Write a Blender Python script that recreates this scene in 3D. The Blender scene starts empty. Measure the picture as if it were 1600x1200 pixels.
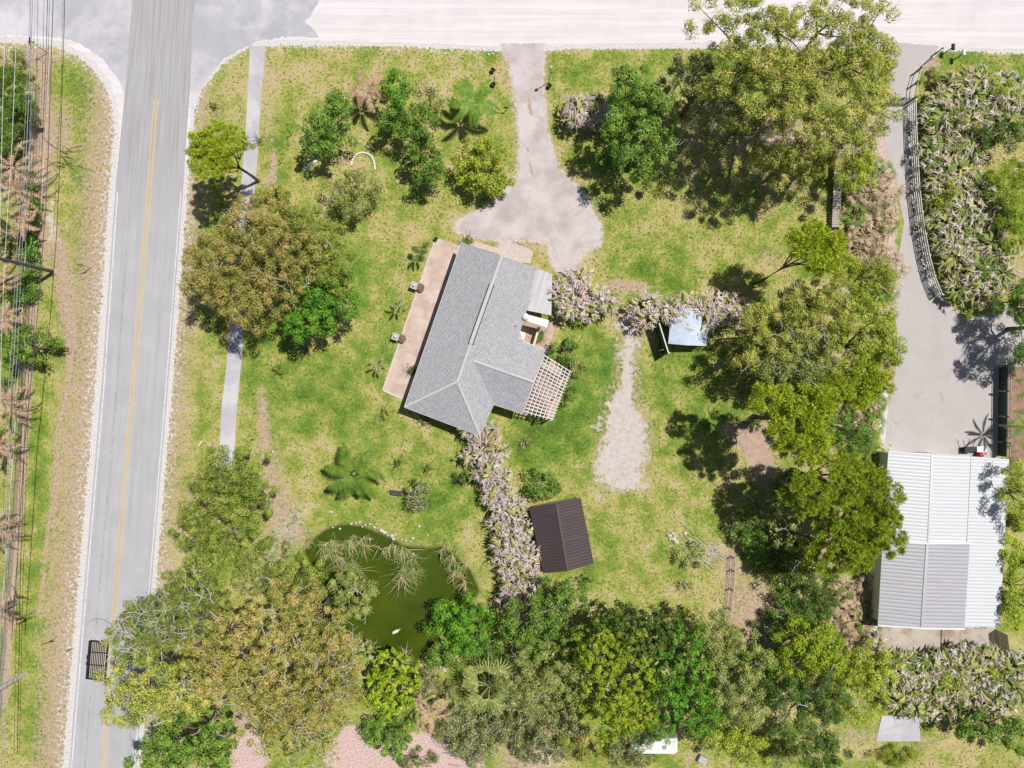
import bpy, math, random
import numpy as np
from mathutils import Vector

# ------------------------------------------------------------------ camera, sky, sun
S = 0.065            # metres per photo pixel on the ground
CZ = 74.0            # camera height
SC = bpy.context.scene
COL = SC.collection
cam = bpy.data.objects.new("camera", bpy.data.cameras.new("camera"))
COL.objects.link(cam)
cam.location = (0, 0, CZ)
cam.rotation_euler = (0, 0, 0)
cam.data.sensor_width = 36
cam.data.lens = 18.0 / (800 * S / CZ)
cam.data.clip_start = 1.0
cam.data.clip_end = 5000
SC.camera = cam

SUN_EL = math.radians(65.0)
SUN_DIR = Vector((0.84, 0.54, 0)).normalized()        # horizontal direction towards the sun
world = bpy.data.worlds.new("World")
SC.world = world
world.use_nodes = True
nt = world.node_tree
nt.nodes.clear()
wo = nt.nodes.new("ShaderNodeOutputWorld")
bg = nt.nodes.new("ShaderNodeBackground")
sky = nt.nodes.new("ShaderNodeTexSky")
sky.sky_type = 'NISHITA'
sky.sun_disc = False
sky.sun_elevation = SUN_EL
sky.sun_rotation = math.atan2(SUN_DIR.x, SUN_DIR.y)
bg.inputs[1].default_value = 0.05
nt.links.new(sky.outputs[0], bg.inputs[0])
nt.links.new(bg.outputs[0], wo.inputs[0])
sl = bpy.data.lights.new("sun", 'SUN')
sl.energy = 4.1
sl.angle = math.radians(0.5)
sl.color = (1.0, 0.96, 0.90)
so = bpy.data.objects.new("sun", sl)
COL.objects.link(so)
so.location = (40, 30, 90)
sd = Vector((SUN_DIR.x * math.cos(SUN_EL), SUN_DIR.y * math.cos(SUN_EL), math.sin(SUN_EL)))
so.rotation_euler = sd.to_track_quat('Z', 'Y').to_euler()
SC.view_settings.view_transform = 'Standard'
SC.view_settings.look = 'None'
SC.view_settings.exposure = 0.0
SC.view_settings.gamma = 1.0
SC.cycles.max_bounces = 5
SC.cycles.diffuse_bounces = 3
SC.cycles.transparent_max_bounces = 4

RNG = np.random.default_rng(7)
random.seed(7)


def W(px, py, h=0.0):
    """world x, y, z of a point of height h that the photo shows at pixel px, py"""
    k = (CZ - h) / CZ
    return ((px - 800) * S * k, (600 - py) * S * k, h)


def G(px, py, z=0.0):
    return ((px - 800) * S, (600 - py) * S, z)


# ------------------------------------------------------------------ mesh helpers
def arr_mesh(name, V, F, mat, smooth=False, uvs=None):
    V = np.asarray(V, dtype=np.float32)
    F = np.asarray(F, dtype=np.int32)
    me = bpy.data.meshes.new(name)
    nf, k = F.shape
    me.vertices.add(len(V))
    me.vertices.foreach_set("co", V.ravel())
    me.loops.add(nf * k)
    me.loops.foreach_set("vertex_index", F.ravel())
    me.polygons.add(nf)
    me.polygons.foreach_set("loop_start", np.arange(0, nf * k, k, dtype=np.int32))
    me.polygons.foreach_set("loop_total", np.full(nf, k, dtype=np.int32))
    if smooth:
        me.polygons.foreach_set("use_smooth", np.ones(nf, dtype=bool))
    me.update(calc_edges=True)
    if uvs is not None:
        ul = me.uv_layers.new(name="UVMap")
        ul.data.foreach_set("uv", np.asarray(uvs, dtype=np.float32)[F.ravel()].ravel())
    me.materials.append(mat)
    return me


def root_loc(o):
    v = Vector((0, 0, 0))
    while o is not None:
        v += o.location
        o = o.parent
    return v


def link(name, me, parent=None, loc=None):
    o = bpy.data.objects.new(name, me)
    COL.objects.link(o)
    if parent is not None:
        o.parent = parent
    if loc is not None:
        o.location = loc
    return o


def tag(o, label=None, cat=None, group=None, kind=None):
    if label: o["label"] = label
    if cat: o["category"] = cat
    if group: o["group"] = group
    if kind: o["kind"] = kind
    return o


def thing(name, label, cat, loc, group=None, rotz=0):
    o = bpy.data.objects.new(name, None)
    COL.objects.link(o)
    o.empty_display_size = 0.3
    o.location = loc
    o.rotation_euler = (0, 0, rotz)
    return tag(o, label, cat, group)


class MB:
    """collects shapes in world coordinates, then links them as one mesh object"""
    def __init__(s):
        s.v = []; s.f = []; s.uv = {}

    def add(s, vs, fs):
        b = len(s.v)
        s.v += [tuple(v) for v in vs]
        s.f += [tuple(i + b for i in f) for f in fs]
        return b

    def box(s, c, size, rz=0.0, rx=0.0, ry=0.0):
        from mathutils import Euler
        R = Euler((rx, ry, rz)).to_matrix()
        hx, hy, hz = size[0] / 2, size[1] / 2, size[2] / 2
        vs = []
        for x in (-hx, hx):
            for y in (-hy, hy):
                for z in (-hz, hz):
                    vs.append(R @ Vector((x, y, z)) + Vector(c))
        s.add(vs, [(0, 1, 3, 2), (4, 6, 7, 5), (0, 4, 5, 1), (2, 3, 7, 6), (0, 2, 6, 4), (1, 5, 7, 3)])

    def beam(s, a, b, w, h):
        a = Vector(a); b = Vector(b)
        d = (b - a); L = d.length; d.normalize()
        up = Vector((0, 0, 1)) if abs(d.z) < 0.95 else Vector((0, 1, 0))
        sd_ = d.cross(up).normalized(); u2 = sd_.cross(d)
        vs = []
        for p in (a, b):
            for sx in (-1, 1):
                for sz in (-1, 1):
                    vs.append(p + sd_ * sx * w / 2 + u2 * sz * h / 2)
        s.add(vs, [(0, 1, 3, 2), (4, 6, 7, 5), (0, 4, 5, 1), (2, 3, 7, 6), (0, 2, 6, 4), (1, 5, 7, 3)])

    def tube(s, pts, radii, n=6, caps=True):
        pts = [Vector(p) for p in pts]
        if not hasattr(radii, '__len__'): radii = [radii] * len(pts)
        rings = []
        for i, p in enumerate(pts):
            d = pts[min(i + 1, len(pts) - 1)] - pts[max(i - 1, 0)]
            d.normalize()
            up = Vector((0, 0, 1)) if abs(d.z) < 0.9 else Vector((1, 0, 0))
            a = d.cross(up).normalized(); b = d.cross(a)
            rings.append([p + (a * math.cos(2 * math.pi * k / n) + b * math.sin(2 * math.pi * k / n)) * radii[i] for k in range(n)])
        base = len(s.v)
        for r in rings: s.v += [tuple(q) for q in r]
        for i in range(len(rings) - 1):
            for k in range(n):
                a0 = base + i * n + k; a1 = base + i * n + (k + 1) % n
                s.f.append((a0, a1, a1 + n, a0 + n))
        if caps:
            s.f.append(tuple(base + k for k in range(n))[::-1])
            s.f.append(tuple(base + (len(rings) - 1) * n + k for k in range(n)))

    def lathe(s, c, prof, n=16):
        base = len(s.v)
        for (r, z) in prof:
            for k in range(n):
                a = 2 * math.pi * k / n
                s.v.append((c[0] + r * math.cos(a), c[1] + r * math.sin(a), c[2] + z))
        for i in range(len(prof) - 1):
            for k in range(n):
                a0 = base + i * n + k; a1 = base + i * n + (k + 1) % n
                s.f.append((a0, a1, a1 + n, a0 + n))
        s.f.append(tuple(base + k for k in range(n))[::-1])
        s.f.append(tuple(base + (len(prof) - 1) * n + k for k in range(n)))

    def prism(s, poly, z0, z1):
        n = len(poly)
        vs = [(p[0], p[1], z0) for p in poly] + [(p[0], p[1], z1) for p in poly]
        fs = [tuple(range(n))[::-1], tuple(range(n, 2 * n))]
        for i in range(n):
            j = (i + 1) % n
            fs.append((i, j, j + n, i + n))
        s.add(vs, fs)

    def slab(s, pts, t):
        """planar polygon of 3-D points given thickness t downward"""
        n = len(pts)
        vs = list(pts) + [(p[0], p[1], p[2] - t) for p in pts]
        fs = [tuple(range(n)), tuple(range(n, 2 * n))[::-1]]
        for i in range(n):
            j = (i + 1) % n
            fs.append((j, i, i + n, j + n))
        s.add(vs, fs)

    def face(s, pts):
        s.add(pts, [tuple(range(len(pts)))])

    def build(s, name, mat, parent=None, smooth=False, origin=None):
        off = root_loc(parent) if parent is not None else Vector(origin or (0, 0, 0))
        me = bpy.data.meshes.new(name)
        me.from_pydata([(v[0] - off.x, v[1] - off.y, v[2] - off.z) for v in s.v], [], s.f)
        if smooth:
            for p in me.polygons: p.use_smooth = True
        me.materials.append(mat)
        me.update()
        import bmesh
        bm = bmesh.new(); bm.from_mesh(me)
        bmesh.ops.recalc_face_normals(bm, faces=bm.faces)
        bm.to_mesh(me); bm.free()
        o = link(name, me, parent)
        if parent is None and origin is not None: o.location = origin
        return o


def children(o):
    return [c for c in bpy.data.objects if c.parent is o]


_kids = {}
def dup(root, loc, rotz, scale=1.0, label=None, group=None):
    r = root.copy(); COL.objects.link(r)
    r.location = loc; r.rotation_euler = (0, 0, rotz); r.scale = (scale,) * 3
    if label: r["label"] = label
    if group: r["group"] = group
    if root.name not in _kids: _kids[root.name] = children(root)
    for ch in _kids[root.name]:
        c = ch.copy(); COL.objects.link(c); c.parent = r
    return r


# ------------------------------------------------------------------ materials
class NT:
    def __init__(s, name):
        s.m = bpy.data.materials.new(name); s.m.use_nodes = True
        s.t = s.m.node_tree; s.t.nodes.clear()
        s.out = s.n("OutputMaterial")
    def n(s, typ, **kw):
        nd = s.t.nodes.new("ShaderNode" + typ)
        for k, v in kw.items(): setattr(nd, k, v)
        return nd
    def l(s, a, b): s.t.links.new(a, b)
    def val(s, nd, i, v):
        if isinstance(v, (int, float)): nd.inputs[i].default_value = v
        elif isinstance(v, tuple): nd.inputs[i].default_value = v if len(v) != 3 or nd.inputs[i].type != 'RGBA' else (*v, 1)
        else: s.l(v, nd.inputs[i])
    def math(s, op, a, b=0.0, clamp=False):
        nd = s.n("Math", operation=op); nd.use_clamp = clamp
        s.val(nd, 0, a); s.val(nd, 1, b)
        return nd.outputs[0]
    def noise(s, vec, scale, detail=3, rough=0.55, dist=0.0):
        nd = s.n("TexNoise"); nd.inputs["Scale"].default_value = scale
        nd.inputs["Detail"].default_value = detail; nd.inputs["Roughness"].default_value = rough
        nd.inputs["Distortion"].default_value = dist
        if vec is not None: s.l(vec, nd.inputs["Vector"])
        return nd.outputs[0]
    def ramp(s, fac, stops, interp='LINEAR'):
        nd = s.n("ValToRGB"); cr = nd.color_ramp; cr.interpolation = interp
        while len(cr.elements) < len(stops): cr.elements.new(0.5)
        for e, (p, c) in zip(cr.elements, stops):
            e.position = p; e.color = (*c, 1) if len(c) == 3 else c
        s.l(fac, nd.inputs[0])
        return nd.outputs[0]
    def mix(s, fac, a, b, mode='MIX'):
        nd = s.n("Mix", data_type='RGBA', blend_type=mode)
        s.val(nd, 0, fac)
        for i, v in ((6, a), (7, b)):
            if isinstance(v, tuple): nd.inputs[i].default_value = (*v, 1) if len(v) == 3 else v
            else: s.l(v, nd.inputs[i])
        return nd.outputs[2]
    def coord(s, which="Object"):
        return s.n("TexCoord").outputs[which]
    def pos(s):
        return s.n("NewGeometry").outputs["Position"]
    def mapping(s, vec, scale=(1, 1, 1), rot=(0, 0, 0)):
        nd = s.n("Mapping"); nd.inputs["Scale"].default_value = scale; nd.inputs["Rotation"].default_value = rot
        s.l(vec, nd.inputs["Vector"]); return nd.outputs[0]
    def bsdf(s, color, rough=0.8, metal=0.0, bump=None, bstr=0.3, bdist=0.02, spec=0.3):
        b = s.n("BsdfPrincipled")
        s.val(b, "Base Color", color if not isinstance(color, tuple) else (*color, 1))
        s.val(b, "Roughness", rough); s.val(b, "Metallic", metal)
        b.inputs["Specular IOR Level"].default_value = spec
        if bump is not None:
            bn = s.n("Bump"); bn.inputs["Strength"].default_value = bstr; bn.inputs["Distance"].default_value = bdist
            s.l(bump, bn.inputs["Height"]); s.l(bn.outputs[0], b.inputs["Normal"])
        return b.outputs[0]
    def done(s, sh):
        s.l(sh, s.out.inputs[0]); return s.m


def plain(name, c, rough=0.7, metal=0.0, var=0.15, scale=3.0, spec=0.3):
    t = NT(name)
    n = t.noise(t.pos(), scale, 5, 0.6)
    hi = tuple(min(1, x * (1 + var)) for x in c); lo = tuple(x * (1 - var) for x in c)
    col = t.ramp(n, [(0.3, lo), (0.7, hi)])
    return t.done(t.bsdf(col, rough, metal, bump=n, bstr=0.15, spec=spec))


def leafmat(name, stops, trans=0.16, rough=0.55, patch=0.5, spec=0.25, patch_scale=0.8):
    """colour of each leaf is picked per leaf; patches of the crown lean to one end"""
    t = NT(name)
    g = t.n("NewGeometry")
    rnd = g.outputs["Random Per Island"]
    nz = t.noise(g.outputs["Position"], patch_scale, 3, 0.6)
    f = t.math('ADD', t.math('MULTIPLY', rnd, 1.0 - patch), t.math('MULTIPLY', t.math('MULTIPLY_ADD', nz, 2.4), patch))
    # MULTIPLY_ADD third input: centre the noise
    col = t.ramp(t.math('MINIMUM', f, 1.0), stops)
    oi = t.n("ObjectInfo").outputs["Random"]
    v = t.math('MULTIPLY_ADD', oi, 0.25); v.node.inputs[2].default_value = 0.87
    hv = t.n("HueSaturation"); hv.inputs["Saturation"].default_value = 1.0
    t.l(col, hv.inputs["Color"]); t.l(v, hv.inputs["Value"])
    col = hv.outputs[0]
    b = t.bsdf(col, rough, spec=spec)
    tr = t.n("BsdfTranslucent"); t.l(col, tr.inputs[0])
    mx = t.n("MixShader"); mx.inputs[0].default_value = trans
    t.l(b, mx.inputs[1]); t.l(tr.outputs[0], mx.inputs[2])
    for nd in t.t.nodes:
        if nd.bl_idname == 'ShaderNodeMath' and nd.operation == 'MULTIPLY_ADD' and nd.inputs[1].default_value > 2:
            nd.inputs[2].default_value = -0.7
    return t.done(mx.outputs[0])


M = {}
# leaves: (position, albedo)
M['oak'] = leafmat('leaf_olive_rusty', [(0.0, (0.075, 0.116, 0.017)), (.35, (0.286, 0.355, 0.051)), (.62, (0.580, 0.601, 0.120)), (.84, (0.773, 0.601, 0.220)), (1, (0.773, 0.440, 0.241))], patch=.6)
M['rust'] = leafmat('leaf_rust_tipped', [(0.0, (0.076, 0.123, 0.019)), (.3, (0.255, 0.303, 0.047)), (.55, (0.492, 0.473, 0.113)), (.75, (0.757, 0.530, 0.208)), (1, (0.775, 0.397, 0.227))], patch=.5)
M['ficus'] = leafmat('leaf_dense_green', [(0.0, (0.038, 0.115, 0.011)), (.5, (0.144, 0.360, 0.029)), (1, (0.387, 0.634, 0.070))])
M['green'] = leafmat('leaf_mid_green', [(0.0, (0.042, 0.102, 0.016)), (.5, (0.173, 0.316, 0.043)), (1, (0.484, 0.634, 0.111))])
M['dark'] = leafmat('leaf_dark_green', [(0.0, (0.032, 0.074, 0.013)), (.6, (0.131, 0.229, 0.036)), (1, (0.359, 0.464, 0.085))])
M['lime'] = leafmat('leaf_lime', [(0.0, (0.133, 0.190, 0.011)), (.5, (0.452, 0.581, 0.032)), (1, (0.760, 0.760, 0.095))], patch=.25)
M['limeolive'] = leafmat('leaf_lime_olive', [(0.0, (0.123, 0.167, 0.017)), (.5, (0.419, 0.506, 0.052)), (1, (0.805, 0.805, 0.169))])
M['limepine'] = leafmat('leaf_lime_pine', [(0.0, (.13, .20, .015)), (.4, (.34, .46, .03)), (.75, (.54, .64, .05)), (1, (.72, .74, .12))], patch=.5)
M['bright'] = leafmat('leaf_bright_yellow_green', [(0.0, (0.092, 0.171, 0.011)), (.5, (0.322, 0.471, 0.025)), (1, (0.704, 0.704, 0.077))])
M['pale'] = leafmat('leaf_pale_olive', [(0.0, (0.090, 0.127, 0.026)), (.5, (0.336, 0.392, 0.098)), (1, (0.715, 0.715, 0.273))])
M['scrub'] = leafmat('leaf_scrub', [(0.0, (0.074, 0.101, 0.028)), (.5, (0.250, 0.309, 0.088)), (.8, (0.552, 0.533, 0.258)), (1, (0.704, 0.662, 0.478))], patch=.2)
M['cedar'] = leafmat('leaf_feathery_olive', [(0.0, (0.065, 0.097, 0.016)), (.4, (0.204, 0.283, 0.040)), (.8, (0.472, 0.531, 0.098)), (1, (0.669, 0.433, 0.157))], patch=.55)
M['palm'] = leafmat('frond_green', [(0.0, (0.069, 0.161, 0.017)), (.6, (0.184, 0.323, 0.035)), (1, (0.392, 0.438, 0.069))], trans=.25)
M['frond_brown'] = leafmat('frond_brown', [(0.0, (0.242, 0.143, 0.077)), (.5, (0.528, 0.352, 0.220)), (1, (0.726, 0.550, 0.396))], trans=.15, patch=.1)
M['fan'] = leafmat('frond_yellow_green', [(0.0, (0.192, 0.264, 0.060)), (.6, (0.408, 0.456, 0.144)), (1, (0.660, 0.624, 0.264))], trans=.2, patch=.1)
M['tatter'] = leafmat('leaf_bleached_tips', [(0.0, (0.460, 0.345, 0.287)), (.5, (0.690, 0.552, 0.506)), (1, (0.850, 0.805, 0.782))], trans=.15, patch=.1, rough=.7)
M['tatter_olive'] = leafmat('leaf_straw_tips', [(0.0, (.20, .22, .06)), (.35, (.42, .40, .16)), (.7, (.68, .56, .42)), (1, (.80, .70, .64))], trans=.15, patch=.1, rough=.7)
M['blade'] = leafmat('leaf_broad_blade', [(0.0, (.06, .11, .02)), (.4, (.17, .25, .05)), (.7, (.36, .42, .10)), (.9, (.60, .58, .22)), (1, (.80, .52, .12))], trans=.25, patch=.1)
M['reed'] = leafmat('reed_blades', [(0.0, (0.112, 0.175, 0.050)), (.4, (0.275, 0.338, 0.112)), (.7, (0.575, 0.450, 0.225)), (1, (0.775, 0.575, 0.400))], trans=.15, patch=.1)
M['agave'] = leafmat('spiky_grey_green', [(0.0, (0.220, 0.286, 0.110)), (.6, (0.462, 0.506, 0.286)), (1, (0.726, 0.682, 0.528))], trans=.1, patch=.1)
M['palmetto'] = leafmat('palmetto_dry', [(0.0, (0.138, 0.161, 0.046)), (.3, (0.299, 0.276, 0.103)), (.6, (0.575, 0.380, 0.276)), (1, (0.828, 0.621, 0.529))], trans=.1, patch=.2)
M['vine'] = leafmat('vine_green', [(0.0, (0.080, 0.208, 0.032)), (.6, (0.208, 0.432, 0.064)), (1, (0.384, 0.608, 0.128))])
M['orange'] = leafmat('leaf_lime_with_orange', [(0.0, (0.080, 0.144, 0.016)), (.5, (0.354, 0.462, 0.041)), (.85, (0.736, 0.704, 0.096)), (1, (0.850, 0.544, 0.128))])

M['bark'] = plain('bark_brown', (.16, .12, .09), .9, var=.35, scale=6)
M['greybark'] = plain('bark_grey', (.42, .38, .33), .9, var=.3, scale=6)
M['palebark'] = plain('bark_pale', (.60, .56, .50), .9, var=.25, scale=6)
M['white'] = plain('white_paint', (.78, .78, .77), .5, var=.06)
M['offwhite'] = plain('offwhite_render', (.62, .58, .52), .8, var=.1)
M['metal'] = plain('galvanised_metal', (.45, .46, .48), .45, metal=.6, var=.12)
M['black'] = plain('black_metal', (.025, .025, .03), .5, var=.2)
M['wire'] = plain('cable_grey', (.30, .30, .33), .6, var=.1)
M['wire_light'] = plain('cable_light', (.62, .64, .68), .5, var=.1)
M['wire_dark'] = plain('cable_dark', (.07, .06, .08), .6, var=.1)
M['wood'] = plain('weathered_wood', (.44, .37, .30), .85, var=.25, scale=8)
M['wood_pale'] = plain('pale_timber', (.74, .66, .55), .85, var=.12, scale=8)
M['pergola'] = plain('painted_pergola_timber', (.76, .72, .66), .8, var=.1, scale=8)
M['creosote'] = plain('dark_pole_wood', (.09, .085, .085), .8, var=.35, scale=5)
M['concrete_pole'] = plain('concrete_pole', (.56, .56, .58), .85, var=.12, scale=4)
M['yellow'] = plain('yellow_sign', (.80, .42, .02), .4, var=.05)
M['orange_paint'] = plain('orange_paint', (.75, .25, .03), .4, var=.05)
M['red'] = plain('red_paint', (.65, .07, .05), .4, var=.1)
M['glass'] = plain('window_glass', (.06, .08, .10), .1, var=.2, spec=.6)
M['brown_door'] = plain('brown_door', (.14, .08, .05), .6)
M['stone'] = plain('pale_stone', (.62, .60, .52), .9, var=.3, scale=9)
M['greystone'] = plain('grey_stone', (.46, .47, .45), .9, var=.2, scale=9)
M['terracotta'] = plain('terracotta', (.26, .18, .12), .85, var=.25, scale=9)
M['dkgreen'] = plain('dark_green_paint', (.035, .07, .05), .6, var=.3, scale=6)
M['blueplastic'] = plain('bluish_metal_roof', (.52, .60, .72), .55, var=.15, scale=1.2)
M['rubber'] = plain('tyre_rubber', (.03, .03, .03), .9)


def ground_colour(t, P):
    """lawn, sand, shell, litter and gravel: where each lies is stored on the sheet"""
    fine = t.noise(P, 3.4, 7, 0.74)
    mid = t.noise(P, 0.55, 4, 0.6)
    low = t.noise(P, 0.14, 3, 0.5)
    lush = t.n("Attribute", attribute_name="lush").outputs["Fac"]
    f = t.math('ADD', t.math('MULTIPLY', fine, 1.05), t.math('MULTIPLY', mid, 0.95))
    f = t.math('ADD', f, t.math('MULTIPLY', low, 0.7))
    f = t.math('SUBTRACT', f, 0.85)
    f = t.math('ADD', f, t.math('MULTIPLY', t.math('SUBTRACT', lush, 0.5), 0.55))
    grass = t.ramp(f, [(0.14, (.56, .42, .28)), (.33, (.50, .43, .19)), (.46, (.37, .37, .10)), (.57, (.24, .315, .055)), (.74, (.13, .235, .035)), (.95, (.07, .13, .02))])
    def mask(attr, nscale, amp, sharp, detail=6, rough=.7):
        a = t.n("Attribute", attribute_name=attr).outputs["Fac"]
        nn = t.noise(P, nscale, detail, rough)
        v = t.math('ADD', a, t.math('MULTIPLY', t.math('SUBTRACT', nn, 0.5), amp))
        v = t.math('SUBTRACT', v, 0.5)
        v = t.math('MULTIPLY', v, sharp)
        return t.math('ADD', v, 0.5, clamp=True)
    sand = t.ramp(t.noise(P, 3.5, 7, .78), [(.3, (.24, .21, .09)), (.45, (.42, .31, .21)), (.6, (.58, .44, .34)), (.75, (.72, .60, .52))])
    col = t.mix(mask("dirt", 2.2, 1.7, 5), grass, sand)
    litter = t.ramp(t.noise(P, 7.0, 4, .8), [(.34, (.30, .20, .15)), (.46, (.58, .38, .33)), (.56, (.72, .56, .55)), (.68, (.82, .74, .74))])
    col = t.mix(mask("mulch", 1.5, 1.2, 5), col, litter)
    grav = t.ramp(t.noise(P, 2.0, 8, .8), [(.28, (.44, .36, .30)), (.5, (.60, .53, .50)), (.72, (.70, .65, .63))])
    col = t.mix(mask("gravel", 1.1, 2.3, 6, 10, .8), col, grav)
    sh = t.ramp(t.noise(P, 9.0, 3, .7), [(.35, (.38, .33, .29)), (.5, (.70, .67, .66)), (.65, (.82, .80, .80))])
    col = t.mix(mask("shell", 3.2, 1.9, 9, 4, .75), col, sh)
    mud = t.n("Attribute", attribute_name="mud").outputs["Fac"]
    col = t.mix(mud, col, (.055, .07, .012))
    return col, fine


t = NT('ground')
P = t.pos()
col, fine = ground_colour(t, P)
M['ground'] = t.done(t.bsdf(col, .95, bump=t.noise(P, 9, 5, .7), bstr=.8, bdist=.06, spec=.1))

# tufts share the lawn's colours by position, a little greener
t = NT('grass_tufts')
g = t.n("NewGeometry")
rnd = g.outputs["Random Per Island"]
f = t.math('ADD', t.math('MULTIPLY', rnd, .55), t.math('MULTIPLY', t.noise(g.outputs["Position"], .5, 4, .6), .6))
col = t.ramp(f, [(.15, (.60, .48, .26)), (.38, (.50, .47, .14)), (.6, (.30, .39, .06)), (.85, (.16, .28, .035))])
trn = t.n("BsdfTranslucent"); t.l(col, trn.inputs[0]); mxt = t.n("MixShader"); mxt.inputs[0].default_value = .45
t.l(t.bsdf(col, .8, spec=.1), mxt.inputs[1]); t.l(trn.outputs[0], mxt.inputs[2])
M['tuft'] = t.done(mxt.outputs[0])


def surf(name, base, amp=.12, scale=1.0, streak=None, stain=None, rough=.9, fine=14):
    t = NT(name); P = t.pos()
    a = t.noise(P, scale, 6, .65); b = t.noise(P, fine, 4, .7); dbr = t.noise(P, 2.6, 5, .8)
    lo = tuple(x * (1 - amp) for x in base); hi = tuple(min(1, x * (1 + amp)) for x in base)
    col = t.ramp(a, [(.3, lo), (.7, hi)])
    col = t.mix(t.math('MULTIPLY', t.math('SUBTRACT', b, .3), .5, clamp=True), col, tuple(x * .72 for x in base))
    if streak:
        c, sx, sy, lo_, hi_ = streak
        nz = t.noise(t.mapping(P, (sx, sy, 1)), 1.0, 4, .6)
        col = t.mix(t.ramp(nz, [(lo_, (0, 0, 0)), (hi_, (1, 1, 1))]), col, c)
    if stain:
        c, sc, lo_, hi_ = stain
        nz = t.noise(P, sc, 5, .65, .25)
        col = t.mix(t.ramp(nz, [(lo_, (0, 0, 0)), (hi_, (1, 1, 1))]), col, c)
    col = t.mix(t.ramp(dbr, [(.68, (0, 0, 0)), (.74, (.55, .55, .55))]), col, tuple(x * .55 for x in base))
    return t.done(t.bsdf(col, rough, bump=b, bstr=.3, bdist=.01, spec=.2))


M['side_road'] = surf('crushed_shell_road', (.72, .66, .67), .07, .5, streak=((.80, .75, .76), .05, 1.6, .45, .65))
M['apron'] = surf('pale_asphalt', (.47, .46, .50), .10, .35, stain=((.64, .62, .65), .12, .45, .6))
M['driveway'] = surf('asphalt_driveway', (.50, .44, .435), .12, .5, stain=((.62, .555, .55), .3, .42, .60))
M['concrete'] = surf('concrete_drive', (.52, .48, .47), .07, .5, stain=((.44, .36, .31), .5, .60, .72))
M['path'] = surf('footpath_concrete', (.52, .50, .54), .07, .8, stain=((.60, .58, .60), .4, .5, .6))
M['slab'] = surf('barn_slab', (.52, .46, .40), .15, .5, stain=((.33, .23, .16), .35, .52, .66))
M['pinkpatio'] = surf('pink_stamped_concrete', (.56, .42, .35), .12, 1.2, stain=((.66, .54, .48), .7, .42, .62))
M['paver'] = surf('pale_pavers', (.58, .50, .45), .14, 2.0)
M['earth'] = surf('bare_earth', (.34, .22, .15), .3, 1.5, stain=((.12, .16, .04), 1.2, .5, .62))
M['litter'] = surf('dry_pinkish_soil', (.50, .36, .28), .25, 1.5)

# main road: u across, v metres along
t = NT('main_road'); P = t.pos()
uv = t.n("UVMap"); sep = t.n("SeparateXYZ"); t.l(uv.outputs[0], sep.inputs[0])
u, v = sep.outputs[0], sep.outputs[1]
base = t.ramp(t.noise(P, .4, 5, .6), [(.3, (.45, .445, .46)), (.7, (.52, .515, .53))])
comb = t.n("CombineXYZ"); t.l(t.math('MULTIPLY', u, 9.0), comb.inputs[0]); t.l(t.math('MULTIPLY', v, .045), comb.inputs[1])
st = t.noise(comb.outputs[0], 1.6, 4, .6)
col = t.mix(t.ramp(st, [(.48, (0, 0, 0)), (.66, (.34, .34, .34))]), base, (.33, .33, .35))
# thin tar seam
comb2 = t.n("CombineXYZ"); t.l(t.math('ADD', u, t.math('MULTIPLY', t.noise(P, .5, 3, .6), .02)), comb2.inputs[0])
seam = t.math('COMPARE', t.math('ADD', u, t.math('MULTIPLY', t.noise(P, .8, 3, .6), .03)), .245); seam.node.inputs[2].default_value = .006
brk = t.ramp(t.noise(P, 1.3, 4, .7), [(.45, (0, 0, 0)), (.55, (.6, .6, .6))])
col = t.mix(t.math('MULTIPLY', seam, brk), col, (.20, .20, .21))
# older, darker surface towards the junction
far = t.ramp(t.math('DIVIDE', v, 100.0), [(.70, (0, 0, 0)), (.80, (.75, .75, .75))])
dark = t.ramp(t.noise(comb.outputs[0], 3.2, 3, .5), [(.34, (.34, .32, .33)), (.52, (.42, .405, .415)), (.66, (.48, .47, .48))])
col = t.mix(far, col, dark)
col = t.mix(t.math('MULTIPLY', t.noise(P, 18, 3, .8), .25), col, (.30, .30, .31))
M['road'] = t.done(t.bsdf(col, .9, bump=t.noise(P, 20, 3, .8), bstr=.2, bdist=.01, spec=.2))
M['paint_yellow'] = surf('yellow_line_paint', (.66, .50, .22), .15, 3.0, stain=((.50, .46, .38), 2.0, .55, .65))
M['paint_white'] = surf('white_line_paint', (.72, .72, .74), .10, 3.0, stain=((.55, .55, .56), 2.0, .5, .6))


def shingles(name, c):
    t = NT(name); uvn = t.n("UVMap").outputs[0]
    br = t.n("TexBrick"); t.l(uvn, br.inputs["Vector"])
    br.inputs["Color1"].default_value = (*[x * 1.12 for x in c], 1)
    br.inputs["Color2"].default_value = (*[x * .80 for x in c], 1)
    br.inputs["Mortar"].default_value = (*[x * .38 for x in c], 1)
    br.inputs["Scale"].default_value = 1.0
    br.inputs["Mortar Size"].default_value = .018
    br.inputs["Brick Width"].default_value = .36
    br.inputs["Row Height"].default_value = .19
    P = t.pos()
    nz = t.noise(P, .45, 5, .6)
    col = t.mix(t.ramp(nz, [(.38, (0, 0, 0)), (.68, (.5, .5, .5))]), br.outputs[0], (c[0] * .80, c[1] * .76, c[2] * .76))
    n2 = t.noise(P, 9, 4, .8)
    col = t.mix(t.ramp(n2, [(.42, (0, 0, 0)), (.62, (.5, .5, .5))]), col, tuple(min(1, x * 1.5) for x in c))
    return t.done(t.bsdf(col, .95, bump=br.outputs[1], bstr=.5, bdist=.02, spec=.15))
M['shingle'] = shingles('grey_shingles', (.44, .44, .46))
M['ridge'] = plain('ridge_cap', (.55, .55, .56), .9, var=.12, scale=8)


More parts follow.
